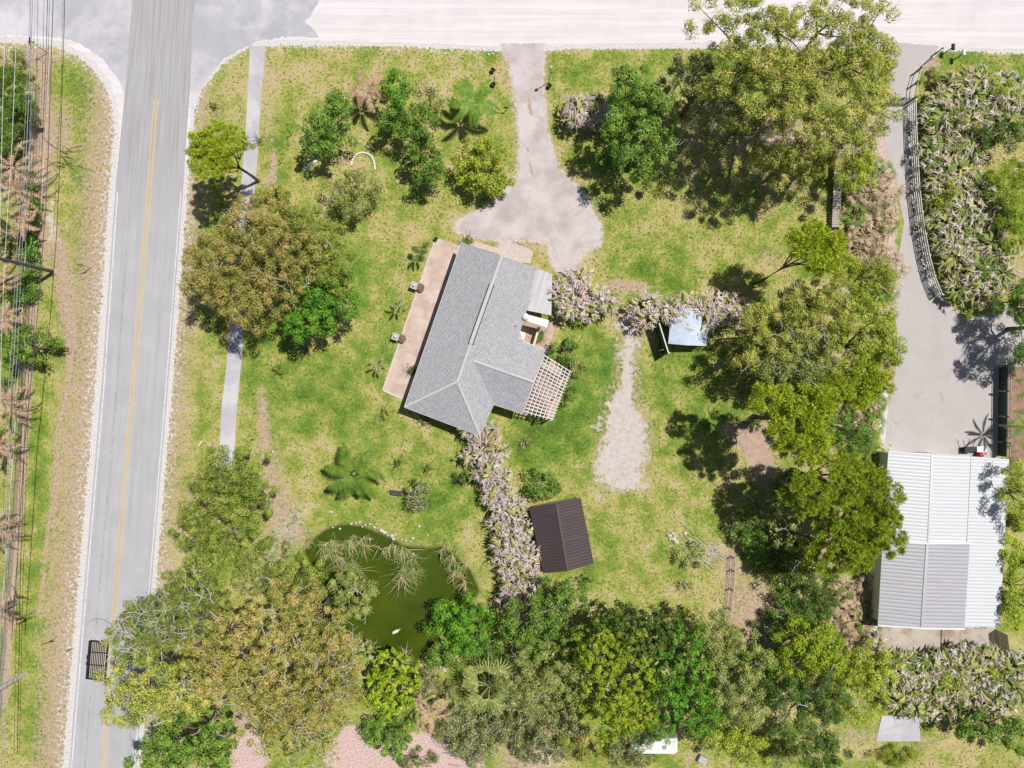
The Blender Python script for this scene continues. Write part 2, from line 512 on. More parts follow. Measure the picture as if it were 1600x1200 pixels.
def corrug(name, c, axis, period, dark=.75, stain=None, rough=.4, metal=.0):
    t = NT(name); uvn = t.n("UVMap").outputs[0]
    wv = t.n("TexWave", wave_type='BANDS', bands_direction=axis, wave_profile='SIN')
    wv.inputs["Scale"].default_value = 2 * math.pi / period / 20 * 1.0
    t.l(uvn, wv.inputs["Vector"])
    lo = tuple(x * dark for x in c)
    col = t.ramp(wv.outputs["Fac"], [(.0, lo), (.22, c), (1, c)])
    P = t.pos()
    col = t.mix(t.math('MULTIPLY', t.noise(P, 1.2, 5, .6), .22), col, tuple(x * .75 for x in c))
    if stain:
        col = t.mix(t.ramp(t.noise(t.mapping(uvn, (.35, 2.5, 1) if axis == 'Y' else (2.0, .30, 1)), 1.0, 4, .6), [(.55, (0, 0, 0)), (.72, (.7, .7, .7))]), col, stain)
    return t.done(t.bsdf(col, rough, metal, bump=wv.outputs["Fac"], bstr=.5, bdist=.03, spec=.3))
M['barn_white'] = corrug('white_roof_sheet', (.70, .71, .74), 'X', .34, dark=.70)
M['barn_grey'] = corrug('grey_roof_sheet', (.50, .49, .52), 'X', .36, dark=.58, stain=(.40, .36, .37))
M['brown_roof'] = corrug('brown_roof_sheet', (.075, .052, .055), 'X', .30, dark=.65, rough=.6, stain=(.10, .075, .075))
M['porch_roof'] = corrug('pale_porch_sheet', (.50, .47, .49), 'X', .62, dark=.84, stain=(.38, .33, .33))

t = NT('pond_water'); P = t.pos()
nz = t.noise(P, .25, 4, .6)
col = t.ramp(nz, [(.3, (.040, .068, .004)), (.7, (.075, .105, .010))])
sp = t.ramp(t.noise(P, 6, 3, .7), [(.74, (0, 0, 0)), (.78, (.6, .6, .6))])
col = t.mix(sp, col, (.30, .28, .14))
M['water'] = t.done(t.bsdf(col, .12, bump=t.noise(P, 3, 3, .5), bstr=.06, bdist=.02, spec=.4))


# ------------------------------------------------------------------ ground sheet with masks
def seg_dist(X, Y, pts, closed=False):
    D = np.full(X.shape, 1e9)
    n = len(pts)
    for i in range(n if closed else n - 1):
        ax, ay = pts[i]; bx, by = pts[(i + 1) % n]
        dx, dy = bx - ax, by - ay
        L = dx * dx + dy * dy + 1e-9
        tt = np.clip(((X - ax) * dx + (Y - ay) * dy) / L, 0, 1)
        D = np.minimum(D, np.hypot(X - ax - tt * dx, Y - ay - tt * dy))
    return D


def inside(X, Y, poly):
    c = np.zeros(X.shape, bool)
    n = len(poly)
    for i in range(n):
        ax, ay = poly[i]; bx, by = poly[(i + 1) % n]
        if ay == by: continue
        cond = ((ay > Y) != (by > Y)) & (X < (bx - ax) * (Y - ay) / (by - ay) + ax)
        c ^= cond
    return c


def sdf(X, Y, poly):
    """positive inside, photo pixels"""
    return np.where(inside(X, Y, poly), 1, -1) * seg_dist(X, Y, poly, True)


def sm(a, lo, hi):
    x = np.clip((a - lo) / (hi - lo), 0, 1)
    return x * x * (3 - 2 * x)


POND = [(470, 862), (486, 842), (505, 826), (530, 818), (565, 820), (595, 832), (630, 850), (665, 855), (690, 852), (712, 868), (738, 892), (752, 925),
        (735, 955), (695, 985), (672, 1020), (650, 1040), (610, 1032), (560, 1008), (515, 985), (498, 950), (490, 905)]
ROAD_L = [(215, -400), (210, -100), (207, 0), (195, 150), (180, 300), (159, 600), (133, 900), (108, 1200), (82, 1500), (50, 1900)]
ROAD_R = [(310, -400), (306, -100), (305, 0), (296, 150), (286, 300), (263, 600), (238, 900), (213, 1200), (188, 1500), (155, 1900)]

fx = np.arange(-58, 58.01, .25); fy = np.arange(-46, 46.01, .25)
ex = 58 + np.cumsum(1.6 ** np.arange(1, 15)); ey = 46 + np.cumsum(1.6 ** np.arange(1, 15))
gx = np.concatenate([-ex[::-1], fx, ex]); gy = np.concatenate([-ey[::-1], fy, ey])
GX, GY = np.meshgrid(gx, gy)
PX = GX / S + 800; PY = 600 - GY / S
pd = sdf(PX, PY, POND)
GZ = -1.1 * sm(pd, -8, 30)
lush = np.full(PX.shape, .42)
dirt = np.zeros(PX.shape); shell = np.zeros(PX.shape); mulch = np.zeros(PX.shape); grav = np.zeros(PX.shape)
mud = sm(pd, -1, 6)


def blob(A, x, y, rx, ry, s, rot=0):
    c, si = math.cos(rot), math.sin(rot)
    dx, dy = PX - x, PY - y
    u_ = (dx * c + dy * si) / rx; v_ = (-dx * si + dy * c) / ry
    return A + s * np.exp(-(u_ * u_ + v_ * v_))


for b in [(470, 600, 60, 60, .22), (520, 640, 80, 40, .2), (700, 790, 70, 60, .4), (640, 700, 90, 50, .15), (900, 620, 50, 70, .35), (940, 560, 40, 40, .35),
          (1060, 600, 60, 90, .35), (880, 690, 60, 60, .3), (420, 560, 60, 90, .2), (830, 700, 40, 40, .35), (600, 800, 60, 30, .15), (940, 250, 60, 60, .1),
          (700, 90, 120, 22, .12), (480, 160, 60, 60, .1), (440, 250, 18, 80, .35), (1000, 420, 80, 40, .2), (960, 850, 70, 80, .08), (130, 220, 16, 120, .3),
          (130, 420, 16, 100, .2), (55, 1000, 25, 200, .32), (60, 700, 18, 120, .25), (30, 620, 20, 60, .2), (600, 500, 35, 120, .2), (880, 110, 60, 20, .25),
          (1120, 100, 90, 20, .2), (1230, 340, 30, 60, .2), (1100, 440, 60, 40, .1), (1500, 100, 90, 15, .25), (590, 330, 40, 40, .15), (320, 620, 14, 60, .2)]:
    lush = blob(lush, *b)
for b in [(640, 400, 60, 60, -.08), (1100, 900, 120, 60, -.12), (520, 260, 70, 60, -.12), (740, 110, 120, 18, -.15), (680, 350, 70, 40, -.15), (1180, 500, 60, 60, -.1),
          (450, 130, 80, 50, -.2), (330, 200, 40, 110, -.15), (300, 700, 40, 250, -.18), (90, 1100, 60, 120, -.05), (900, 930, 60, 30, -.15), (1050, 800, 90, 90, -.05)]:
    lush = blob(lush, *b)
for b in [(425, 730, 30, 70, .55), (450, 800, 40, 40, .5), (430, 870, 50, 50, .45), (410, 640, 14, 60, .3), (890, 360, 30, 20, .45), (960, 445, 60, 14, .55), (990, 450, 40, 14, .4),
          (1090, 410, 30, 22, .35), (1200, 400, 40, 30, .45), (1180, 690, 24, 40, .85), (1195, 740, 30, 40, .5), (1170, 930, 40, 50, .55), (1180, 990, 40, 40, .6), (990, 740, 90, 20, .3),
          (935, 760, 30, 30, .3), (1120, 870, 40, 40, .4), (1590, 620, 25, 60, 1.1), (1590, 720, 20, 60, .5), (1580, 430, 30, 40, .7), (1390, 590, 14, 80, .5), (840, 405, 30, 16, .4),
          (40, 90, 60, 24, .6), (95, 200, 30, 60, .45), (60, 250, 20, 60, .5), (75, 380, 30, 70, .35), (40, 300, 20, 60, .6), (100, 460, 20, 80, .4), (110, 520, 12, 90, .35), (450, 110, 60, 34, .3),
          (420, 190, 24, 70, .45), (430, 290, 30, 30, .4), (1450, 100, 25, 18, .8), (1200, 210, 120, 70, .6), (1220, 300, 60, 40, .35), (1440, 1160, 90, 26, .45), (1330, 1150, 40, 20, .5),
          (1590, 1130, 60, 30, .5), (1300, 540, 90, 120, .5), (1290, 800, 70, 130, .6), (1240, 990, 50, 80, .6), (660, 160, 50, 50, .25), (560, 150, 50, 40, .2), (620, 240, 60, 40, .2),
          (380, 1120, 20, 30, .8), (410, 640, 14, 60, .3), (270, 850, 20, 60, .4), (300, 780, 30, 50, .5), (290, 640, 20, 60, .35), (380, 110, 10, 60, .3), (340, 170, 24, 50, .45), (980, 75, 50, 8, .6), (600, 75, 150, 8, .3),
          (820, 1190, 60, 40, .7), (1030, 1190, 90, 20, .3), (475, 835, 40, 14, .3), (640, 845, 90, 10, .35), (735, 870, 20, 20, .3), (1130, 500, 60, 30, .3), (870, 590, 30, 20, .4)]:
    dirt = blob(dirt, *b)
for pts, w_, s_ in [([(92, 380), (112, 520), (108, 600), (92, 660), (84, 760), (72, 850), (62, 960)], 5, .55), ([(104, 620), (97, 720), (90, 760), (82, 870), (74, 960)], 3.5, .5),
                    ([(66, 70), (68, 150), (70, 200), (62, 300), (58, 400), (50, 500), (42, 620), (34, 740), (24, 860), (16, 960), (6, 1100)], 8, .75),
                    ([(1142, 870), (1136, 980)], 7, 1.0), ([(430, 240), (422, 300)], 6, .4), ([(870, 660), (800, 990)], 3, 0), ([(1078, 1180), (1070, 1210)], 3, .9)]:
    dirt += s_ * np.exp(-(seg_dist(PX, PY, pts) / w_) ** 2)
dl = seg_dist(PX, PY, ROAD_L); dr = seg_dist(PX, PY, ROAD_R)
shell = np.maximum(shell, 1.25 * (1 - sm(dl, 2, 16))); shell = np.maximum(shell, .42 * (1 - sm(dl, 12, 60)))
shell = np.maximum(shell, 1.2 * (1 - sm(dr, 1, 11))); shell = np.maximum(shell, .40 * (1 - sm(dr, 8, 48)))
dirt = np.maximum(dirt, .50 * (1 - sm(dl, 20, 110)) * (PX < 190)); dirt = np.maximum(dirt, .55 * (1 - sm(dr, 10, 90)) * (PX > 230)); dirt += .14 * (PX < 200)
CORN_L = [(-60, 58), (30, 58), (90, 64), (122, 78), (150, 100), (172, 128), (184, 165), (186, 210), (180, 300)]
CORN_R = [(292, 260), (298, 175), (312, 135), (345, 95), (388, 68), (415, 68), (440, 65), (600, 66), (780, 74)]
TOPE = [(848, 74), (1050, 70), (1400, 72), (1470, 76), (1700, 80)]
for ln, wd, sp_ in ((CORN_L, 14, 40), (CORN_R, 7, 26), (TOPE, 5, 14)):
    d_ = seg_dist(PX, PY, ln)
    shell = np.maximum(shell, 1.2 * (1 - sm(d_, 2, wd))); shell = np.maximum(shell, .42 * (1 - sm(d_, wd * .7, wd * .7 + sp_)))
shell = blob(shell, 1382, 650, 8, 60, 1.1); shell = blob(shell, 1368, 950, 6, 120, .9); shell = blob(shell, 1050, 840, 12, 8, .5)
DRV = [(783, 68), (852, 68), (846, 92), (849, 150), (852, 195), (860, 235), (872, 265), (915, 308), (938, 352), (936, 378), (902, 388), (893, 420), (884, 430), (866, 415), (858, 378), (800, 374), (742, 371), (718, 361), (722, 347), (770, 320), (812, 270), (812, 210), (799, 110)]
dv = sdf(PX, PY, DRV)
grav = np.maximum(grav, .62 * sm(dv, -13, 0)); dirt = np.maximum(dirt, .5 * sm(dv, -24, -4))
# fine gravel drive at the back of the house
GR = [(975, 500), (985, 530), (978, 560), (982, 600), (972, 640), (978, 690), (965, 735)]
GW = [7, 9, 7, 10, 20, 32, 34]
gd = np.full(PX.shape, -99.0)
for i in range(len(GR) - 1):
    for k in range(6):
        q = k / 6.0
        cx = GR[i][0] * (1 - q) + GR[i + 1][0] * q; cy = GR[i][1] * (1 - q) + GR[i + 1][1] * q
        w_ = (GW[i] * (1 - q) + GW[i + 1] * q)
        gd = np.maximum(gd, w_ - np.hypot(PX - cx, PY - cy))
grav = np.maximum(grav, sm(gd, -36, 36) * 1.1); grav = blob(grav, 965, 585, 7, 10, -.5); grav = blob(grav, 972, 728, 8, 16, -.55); grav = blob(grav, 992, 610, 6, 20, -.3); dirt = np.maximum(dirt, .52 * sm(gd, -44, 0))
grav = blob(grav, 925, 665, 14, 14, .35); grav = blob(grav, 900, 395, 34, 20, .75); grav = blob(grav, 730, 350, 30, 14, .6); grav = blob(grav, 1010, 760, 30, 10, .3)
grav = blob(grav, 930, 775, 16, 16, .35); grav = blob(grav, 80, 330, 14, 50, .45); grav = blob(grav, 85, 370, 12, 20, .35)
for b in [(390, 1180, 30, 40, 1.2), (560, 1185, 60, 34, 1.2), (670, 1180, 50, 40, 1.2), (550, 1150, 20, 20, .8), (730, 1190, 30, 25, .8), (1380, 300, 22, 90, 1.0), (1375, 400, 24, 50, 1.0),
          (1350, 220, 40, 60, .5), (1380, 640, 16, 90, .5), (1350, 960, 30, 80, .9), (1190, 210, 100, 40, .25), (150, 1190, 0.1, 0.1, 0), (1250, 215, 60, 30, .5), (420, 905, 24, 20, .5), (850, 1185, 60, 30, .6)]:
    mulch = blob(mulch, *b)
dist_out = np.maximum(np.abs(GX) - 58, np.abs(GY) - 46)
V = np.stack([GX, GY, GZ], -1).reshape(-1, 3)
ny, nx = GX.shape
idx = np.arange(nx * ny).reshape(ny, nx)
F = np.stack([idx[:-1, :-1], idx[:-1, 1:], idx[1:, 1:], idx[1:, :-1]], -1).reshape(-1, 4)
me = arr_mesh("ground", V, F, M['ground'], smooth=True)
for nm, A in (("lush", lush), ("dirt", dirt), ("shell", shell), ("mulch", mulch), ("gravel", grav), ("mud", mud)):
    at = me.attributes.new(nm, 'FLOAT', 'POINT')
    at.data.foreach_set("value", A.astype(np.float32).ravel())
tag(link("ground", me), kind="structure")

mb = MB(); mb.face([G(x, y, -.28) for x, y in [(800 + (x - 620) * 1.05 - 180, 930 + (y - 930) * 1.05) for x, y in POND]])
tag(mb.build("water", M['water']), kind="structure")


def ragged(poly, amp, step=6.0, seed=1):
    """walk a photo-pixel polygon and roughen its outline"""
    r = random.Random(seed); out = []
    n = len(poly)
    for i in range(n):
        a = poly[i]; b = poly[(i + 1) % n]
        L = math.hypot(b[0] - a[0], b[1] - a[1]); k = max(1, int(L / step))
        for j in range(k):
            q = j / k
            x = a[0] * (1 - q) + b[0] * q; y = a[1] * (1 - q) + b[1] * q
            out.append((x + r.uniform(-amp, amp), y + r.uniform(-amp, amp)))
    return out


def sheet(name, poly, z, mat, amp=0, step=6, seed=1):
    mb = MB(); p = ragged(poly, amp, step, seed) if amp else poly
    mb.face([G(x, y, z) for x, y in p])
    o = mb.build(name, mat)
    return tag(o, kind="structure")


sheet("side_road", [(-1400, -260), (3200, -260), (3200, 82), (1600, 77), (1468, 75), (1400, 72), (1050, 67), (850, 72), (780, 72), (600, 66), (440, 64), (392, 68), (345, 93), (312, 133),
                    (298, 172), (292, 260), (182, 280), (186, 210), (184, 165), (172, 128), (150, 100), (122, 78), (90, 64), (30, 58), (-1400, 50)], .010, M['side_road'], 1.0, 5)
sheet("road_apron", [(-900, -140), (492, -140), (496, 5), (486, 25), (476, 34), (492, 48), (498, 58), (440, 58), (405, 64), (350, 90), (318, 130), (302, 170), (200, 170), (190, 130), (160, 92), (125, 68), (95, 58), (60, 56), (-900, 50)],
      .018, M['apron'], 1.5, 5)
sheet("driveway", [(783, 68), (852, 68), (846, 92), (845, 110), (849, 150), (852, 195), (860, 235), (872, 265), (893, 285), (915, 308), (930, 335), (938, 352), (936, 378), (915, 384), (902, 388), (896, 400), (893, 420), (884, 430),
                   (866, 415), (868, 396), (858, 378), (836, 374), (820, 372), (800, 374), (775, 378), (742, 371), (718, 361), (722, 347), (742, 336), (770, 320), (800, 300), (812, 270), (812, 210), (806, 150), (799, 110), (790, 84)],
      .014, M['driveway'], 1.3, 4)
for i, p in enumerate([[(825, 152), (828, 152), (831, 172), (832, 180), (828, 180), (824, 165)], [(822, 228), (826, 232), (827, 238), (823, 236)], [(826, 250), (831, 262), (834, 277), (829, 270)]]):
    sheet("grass_strip", p, .020, M['litter'], .6, 3, i)
sheet("entrance_drive", [(1392, 66), (1468, 72), (1452, 92), (1436, 112), (1426, 158), (1424, 205), (1425, 270), (1430, 330), (1440, 400), (1456, 440), (1476, 468), (1510, 500), (1600, 470), (1640, 470), (1640, 575), (1562, 572), (1558, 720), (1380, 720),
                         (1388, 640), (1398, 590), (1402, 520), (1394, 470), (1404, 400), (1412, 350), (1400, 280), (1385, 235), (1375, 190), (1390, 140)], .014, M['concrete'], .6, 5)
sheet("footpath", [(391, 72), (415, 72), (408, 150), (403, 240), (396, 330), (385, 450), (378, 560), (370, 640), (363, 760), (340, 760), (346, 640), (355, 560), (361, 450), (373, 330), (381, 240), (387, 150)], .016, M['path'])
sheet("sand_patch", [(1120, 665), (1190, 655), (1210, 700), (1180, 730), (1150, 700)], .006, M['litter'], 3, 4)
sheet("concrete_slab", [(1378, 1118), (1436, 1118), (1438, 1158), (1368, 1158)], .05, M['path'])
sheet("earth_patch", [(1562, 572), (1640, 560), (1640, 720), (1575, 720)], .012, M['earth'], 1.0)

# main road
mb = MB()
n = len(ROAD_L); V = []; UV = []; F = []
ROW = []
for i in range(n):
    for k in range(9):
        q = k / 8
        x = ROAD_L[i][0] * (1 - q) + ROAD_R[i][0] * q; y = ROAD_L[i][1]
        V.append(G(x, y, .026)); UV.append((q, (1300 - y) * S + 10))
for i in range(n - 1):
    for k in range(8):
        a = i * 9 + k
        F.append((a, a + 9, a + 10, a + 1))
me = arr_mesh("road", V, F, M['road'], uvs=UV)
road = tag(link("road", me), kind="structure")


def strip(name, cl, wpx, z, mat):
    V = []; F = []
    for i, (x, y) in enumerate(cl):
        V += [G(x - wpx / 2, y, z), G(x + wpx / 2, y, z)]
        if i: F.append((2 * i - 2, 2 * i, 2 * i + 1, 2 * i - 1))
    return tag(link(name, arr_mesh(name, V, F, mat)), kind="structure")


CLINE = [(244.5, 155), (240, 200), (233, 300), (221, 450), (208, 600), (196, 740), (183, 900), (172, 1050), (161, 1200), (135, 1500), (105, 1900)]
strip("lane_line", [(x - 2.6, y) for x, y in CLINE], 2.1, .032, M['paint_yellow'])
strip("lane_line", [(x + 2.6, y) for x, y in CLINE], 2.1, .032, M['paint_yellow'])
strip("edge_line", [(x + 4, y) for x, y in ROAD_L[4:]], 2.0, .032, M['paint_white'])
strip("edge_line", [(x - 3, y) for x, y in ROAD_R[4:]], 1.6, .032, M['paint_white'])

# lawn tufts: uncountable blades, one object
def tufts(n, seed):
    r = np.random.default_rng(seed)
    x = r.uniform(-54, 54, n); y = r.uniform(-41, 41, n)
    px = x / S + 800; py = 600 - y / S
    ix = np.clip(((x + 58) / .25).astype(int), 0, len(fx) - 1) + len(ex); iy = np.clip(((y + 46) / .25).astype(int), 0, len(fy) - 1) + len(ey)
    sh_, di, gr, mu, pdv, lu = shell[iy, ix], dirt[iy, ix], grav[iy, ix], mulch[iy, ix], pd[iy, ix], lush[iy, ix]
    ok = (sh_ < .5 + r.uniform(-.3, .3, n)) & (di < .55 + r.uniform(-.4, .3, n)) & (gr < .4) & (mu < .6) & (pdv < -6)
    polys = [[(-60, -60), (1700, -60), (1700, 78), (1468, 78), (850, 76), (780, 76), (440, 70), (345, 100), (300, 172), (290, 280), (215, 1220), (100, 1220), (184, 280), (184, 165), (122, 84), (30, 64), (-60, 62)],
             [(783, 68), (854, 68), (856, 195), (876, 265), (940, 350), (938, 382), (884, 430), (860, 380), (700, 362), (738, 334), (808, 290), (803, 110)],
             [(388, 70), (418, 70), (366, 770), (338, 770)], [(1385, 70), (1470, 75), (1428, 160), (1428, 330), (1480, 470), (1620, 470), (1620, 1020), (1370, 1020), (1400, 560)],
             [(680, 370), (865, 420), (890, 580), (860, 660), (800, 650), (755, 690), (630, 640), (598, 612)]]
    for p in polys: ok &= ~inside(px, py, p)
    x, y, lu = x[ok], y[ok], lu[ok]; n = len(x)
    h = r.uniform(.02, .07, n) * (0.6 + lu)
    a = r.uniform(0, 6.283, n); w_ = r.uniform(.05, .13, n)
    dx, dy = np.cos(a) * w_, np.sin(a) * w_
    ln = r.uniform(.05, .18, n); b = r.uniform(0, 6.283, n)
    tx, ty = x + np.cos(b) * ln, y + np.sin(b) * ln
    z0 = np.full(n, .0)
    V = np.stack([np.stack([x - dx, y - dy, z0], -1), np.stack([x + dx, y + dy, z0], -1), np.stack([tx + dx * .3, ty + dy * .3, h], -1), np.stack([tx - dx * .3, ty - dy * .3, h], -1)], 1).reshape(-1, 3)
    F = np.arange(4 * n).reshape(-1, 4)
    return tag(link("grass", arr_mesh("grass", V, F, M['tuft'])), "short patchy lawn grass covering the yard and verges", "grass", kind="stuff")
tufts(150000, 5)


# ------------------------------------------------------------------ foliage
def unit(v):
    return v / (np.linalg.norm(v, axis=-1, keepdims=True) + 1e-9)


def leaf_quads(C, N, T, L, Wd):
    """rhombic leaves: centres C, normals N, long axes T, lengths L, widths Wd"""
    B = unit(np.cross(N, T)); T = unit(np.cross(B, N))
    L = L[:, None] / 2; Wd = Wd[:, None] / 2
    V = np.stack([C - T * L, C + B * Wd + N * Wd * .25, C + T * L, C - B * Wd + N * Wd * .25], 1).reshape(-1, 3)
    return V


def lobes_for(ells, H, depth, spacing, r, gap=.15, layers=2):
    """lobe centres for a crown given as ellipses in photo pixels"""
    out = []
    for li in range(layers):
        h = H - li * max(.6, depth * .48)
        for (ex_, ey_, erx, ery) in ells:
            cx, cy, _ = W(ex_, ey_, H * .86)
            k = (CZ - H * .86) / CZ
            rx, ry = erx * S * k * 1.06, ery * S * k * 1.06
            sp = spacing * (1 + .25 * li)
            nx_ = int(rx * 2 / sp) + 2; ny_ = int(ry * 2 / sp) + 2
            for i in range(nx_):
                for j in range(ny_):
                    x = -rx + (i + .5 * (j % 2) + r.uniform(-.38, .38)) * sp
                    y = -ry + (j + r.uniform(-.38, .38)) * sp * .92
                    a = math.atan2(y / ry, x / rx)
                    edge = 1 + .10 * math.sin(3 * a + ex_) + .08 * math.sin(7 * a + ey_) + r.uniform(-.06, .06)
                    rho = math.hypot(x / rx, y / ry) / edge * (1 + .10 * li) + sp * .25 / max(rx, ry)
                    if rho > 1: continue
                    nz = math.sin(x * 1.7 + ex_) * math.sin(y * 1.9 + ey_) + .5 * math.sin(x * 3.9 - y * 2.7)
                    if li == 0 and nz < -.80 + gap * 2.2 and r.random() < .85: continue
                    if li == 1 and r.random() < gap * .8: continue
                    z = h - depth * (1 - math.sqrt(max(0, 1 - rho * rho))) * .9 + nz * min(.85, depth * .28) + r.uniform(-.4, .4)
                    out.append((cx + x, cy + y, max(.5, z)))
    if len(out) < 3:
        for (ex_, ey_, erx, ery) in ells:
            cx, cy, _ = W(ex_, ey_, H * .86)
            for k in range(4):
                out.append((cx + r.uniform(-.5, .5) * erx * S, cy + r.uniform(-.5, .5) * ery * S, max(.12, H * r.uniform(.35, .9))))
    return np.array(out)


STYLE = {  # spacing, lobe radius, leaf length, leaf width, leaves per m2 of lobe, up bias
    'broad': dict(sp=1.0, lr=.62, L=.20, w=.125, den=50, up=.32),
    'fine': dict(sp=.98, lr=.60, L=.18, w=.085, den=68, up=.28),
    'puff': dict(sp=.66, lr=.35, L=.20, w=.12, den=54, up=.3),
    'pine': dict(sp=.74, lr=.46, L=.34, w=.058, den=120, up=.2),
    'sparse': dict(sp=1.0, lr=.55, L=.20, w=.11, den=22, up=.5),
    'big': dict(sp=.72, lr=.42, L=.34, w=.24, den=22, up=.5),
}


def crown_mesh(name, lobes, st, mat, r, base):
    n_l = len(lobes)
    area = 4 * math.pi * st['lr'] ** 2 * .7
    k = max(6, int(area * st['den']))
    n = n_l * k
    D = unit(r.normal(size=(n, 3)) + np.array([0, 0, .35]))
    C0 = np.repeat(lobes, k, axis=0)
    lr = np.repeat(st['lr'] * r.uniform(.65, 1.3, n_l), k)
    sc = np.array([1, 1, .75])
    wob = 1 + .25 * np.sin(D[:, 0] * 6 + C0[:, 0] * 3) * np.sin(D[:, 1] * 6 + C0[:, 1] * 3)
    C = C0 + D * sc * (lr * wob * np.sqrt(r.uniform(.25, 1.0, n)))[:, None]
    if st['w'] < .06 and st['up'] == .2:
        T = unit(D + r.normal(size=(n, 3)) * .35)
        N = unit(np.cross(T, r.normal(size=(n, 3))))
        N[N[:, 2] < 0] *= -1
    else:
        N = unit(D * 1.0 + np.array([0, 0, st['up']]) + r.normal(size=(n, 3)) * .38)
        T = unit(r.normal(size=(n, 3)) + D * .8)
    L = st['L'] * r.uniform(.7, 1.35, n); w = st['w'] * r.uniform(.7, 1.3, n)
    V = leaf_quads(C, N, T, L, w) - np.array(base)
    V[:, 2] = np.maximum(V[:, 2], .03)
    return arr_mesh(name, V, np.arange(4 * n).reshape(-1, 4), mat)


def limbs(mb, base, lobes, H, r, tr, frac=.35, twig=0.0, lean=None):
    """tapered trunk and limbs that reach into the crown"""
    bx, by = base[0], base[1]
    c = lobes.mean(0)
    fork = Vector((bx * .55 + c[0] * .45, by * .55 + c[1] * .45, H * .42))
    mb.tube([(bx, by, -.1), (bx + r.uniform(-.1, .1), by + r.uniform(-.1, .1), H * .2), tuple(fork)], [tr * 1.25, tr, tr * .8], 8)
    m = max(4, int(len(lobes) * frac)); m = min(m, 46)
    pick = r.choice(len(lobes), min(m, len(lobes)), replace=False)
    mains = []
    for a in range(6):
        ang = a * 1.05 + r.uniform(-.3, .3)
        rr = max(1.0, np.abs(lobes[:, 0] - c[0]).max() * .45)
        mains.append(Vector((c[0] + math.cos(ang) * rr, c[1] + math.sin(ang) * rr, H * .68)))
        mid = (fork + mains[-1]) / 2 + Vector((r.uniform(-.3, .3), r.uniform(-.3, .3), .2))
        mb.tube([fork, mid, mains[-1]], [tr * .6, tr * .42, tr * .28], 6)
    for i in pick:
        p = Vector(lobes[i]); s_ = min(mains, key=lambda q: (q - p).length)
        mid = (s_ + p) / 2 + Vector((r.uniform(-.25, .25), r.uniform(-.25, .25), r.uniform(0, .3)))
        end = p + Vector((0, 0, .1))
        mb.tube([s_, mid, end], [tr * .24, tr * .15, .02], 5)


def twigs(mb, lobes, r, n, length=1.3, rad=.032):
    """bare twigs that show above the leaves: a crooked limb with side shoots"""
    top = lobes[lobes[:, 2] >= np.percentile(lobes[:, 2], 45)]
    for _ in range(max(1, n // 3)):
        p = Vector(top[r.integers(len(top))]); p.z += r.uniform(-.1, .25)
        ang = r.uniform(0, 6.28); L = length * r.uniform(.6, 1.5); k = 5; pts = [p]
        for j in range(k):
            ang += r.uniform(-.5, .5)
            p = p + Vector((math.cos(ang) * L / k, math.sin(ang) * L / k, r.uniform(-.06, .10))); pts.append(p)
            if r.random() < .75:
                a2 = ang + r.choice([-1, 1]) * r.uniform(.5, 1.1); l2 = L * r.uniform(.15, .4)
                q = p + Vector((math.cos(a2) * l2, math.sin(a2) * l2, r.uniform(-.05, .1)))
                mb.tube([p, (p + q) / 2 + Vector((r.uniform(-.05, .05), r.uniform(-.05, .05), .02)), q], [rad * .6, rad * .45, rad * .2], 3, caps=False)
        mb.tube(pts, [rad * (1.25 - j / k) for j in range(k + 1)], 4, caps=False)


TREE_N = 0
def tree(name, label, cat, ells, H, mat, style='broad', depth=None, gap=.15, bark='bark', tr=.16, tw=0, twmat='palebark', base=None, group=None, frac=.3, layers=2, kind='trunk', tl=1.3):
    global TREE_N
    TREE_N += 1
    r = np.random.default_rng(1000 + TREE_N)
    rmin = min(e[3] for e in ells) * S
    depth = depth or min(H * .55, rmin * 1.1)
    st = dict(STYLE[style])
    if rmin < 1.3:
        q = max(.3, rmin / 1.3); st['sp'] *= q; st['lr'] *= q
        st['L'] *= max(.6, q); st['w'] *= max(.6, q); st['den'] /= max(.36, q * q)
    lb = lobes_for(ells, H - st['lr'] * .6, depth, st['sp'], r, gap, layers)
    if base is None:
        w_ = np.array([e[2] * e[3] for e in ells], float)
        ex_ = float((np.array([e[0] for e in ells]) * w_).sum() / w_.sum()); ey_ = float((np.array([e[1] for e in ells]) * w_).sum() / w_.sum())
        b = W(ex_, ey_, H * .8)
    else: b = G(*base)
    root = thing(name, label, cat, (b[0], b[1], 0), group)
    link("crown", crown_mesh("crown", lb, st, M[mat], r, (b[0], b[1], 0)), root)
    mb = MB(); limbs(mb, b, lb, H, r, tr, frac)
    mb.build(kind, M[bark], root)
    if tw:
        mb = MB(); twigs(mb, lb, r, tw, tl)
        tag(mb.build("bare_twigs", M[twmat], root), kind="stuff")
    return root


def shrub(name, label, px, py, rx, ry, H, mat, style='broad', group=None, tw=0, cat="shrub"):
    return tree(name, label, cat, [(px, py, rx, ry)], H, mat, style, depth=H * .6, gap=.05, tr=.05, frac=.25, kind='stems', tw=tw, group=group, tl=.7)


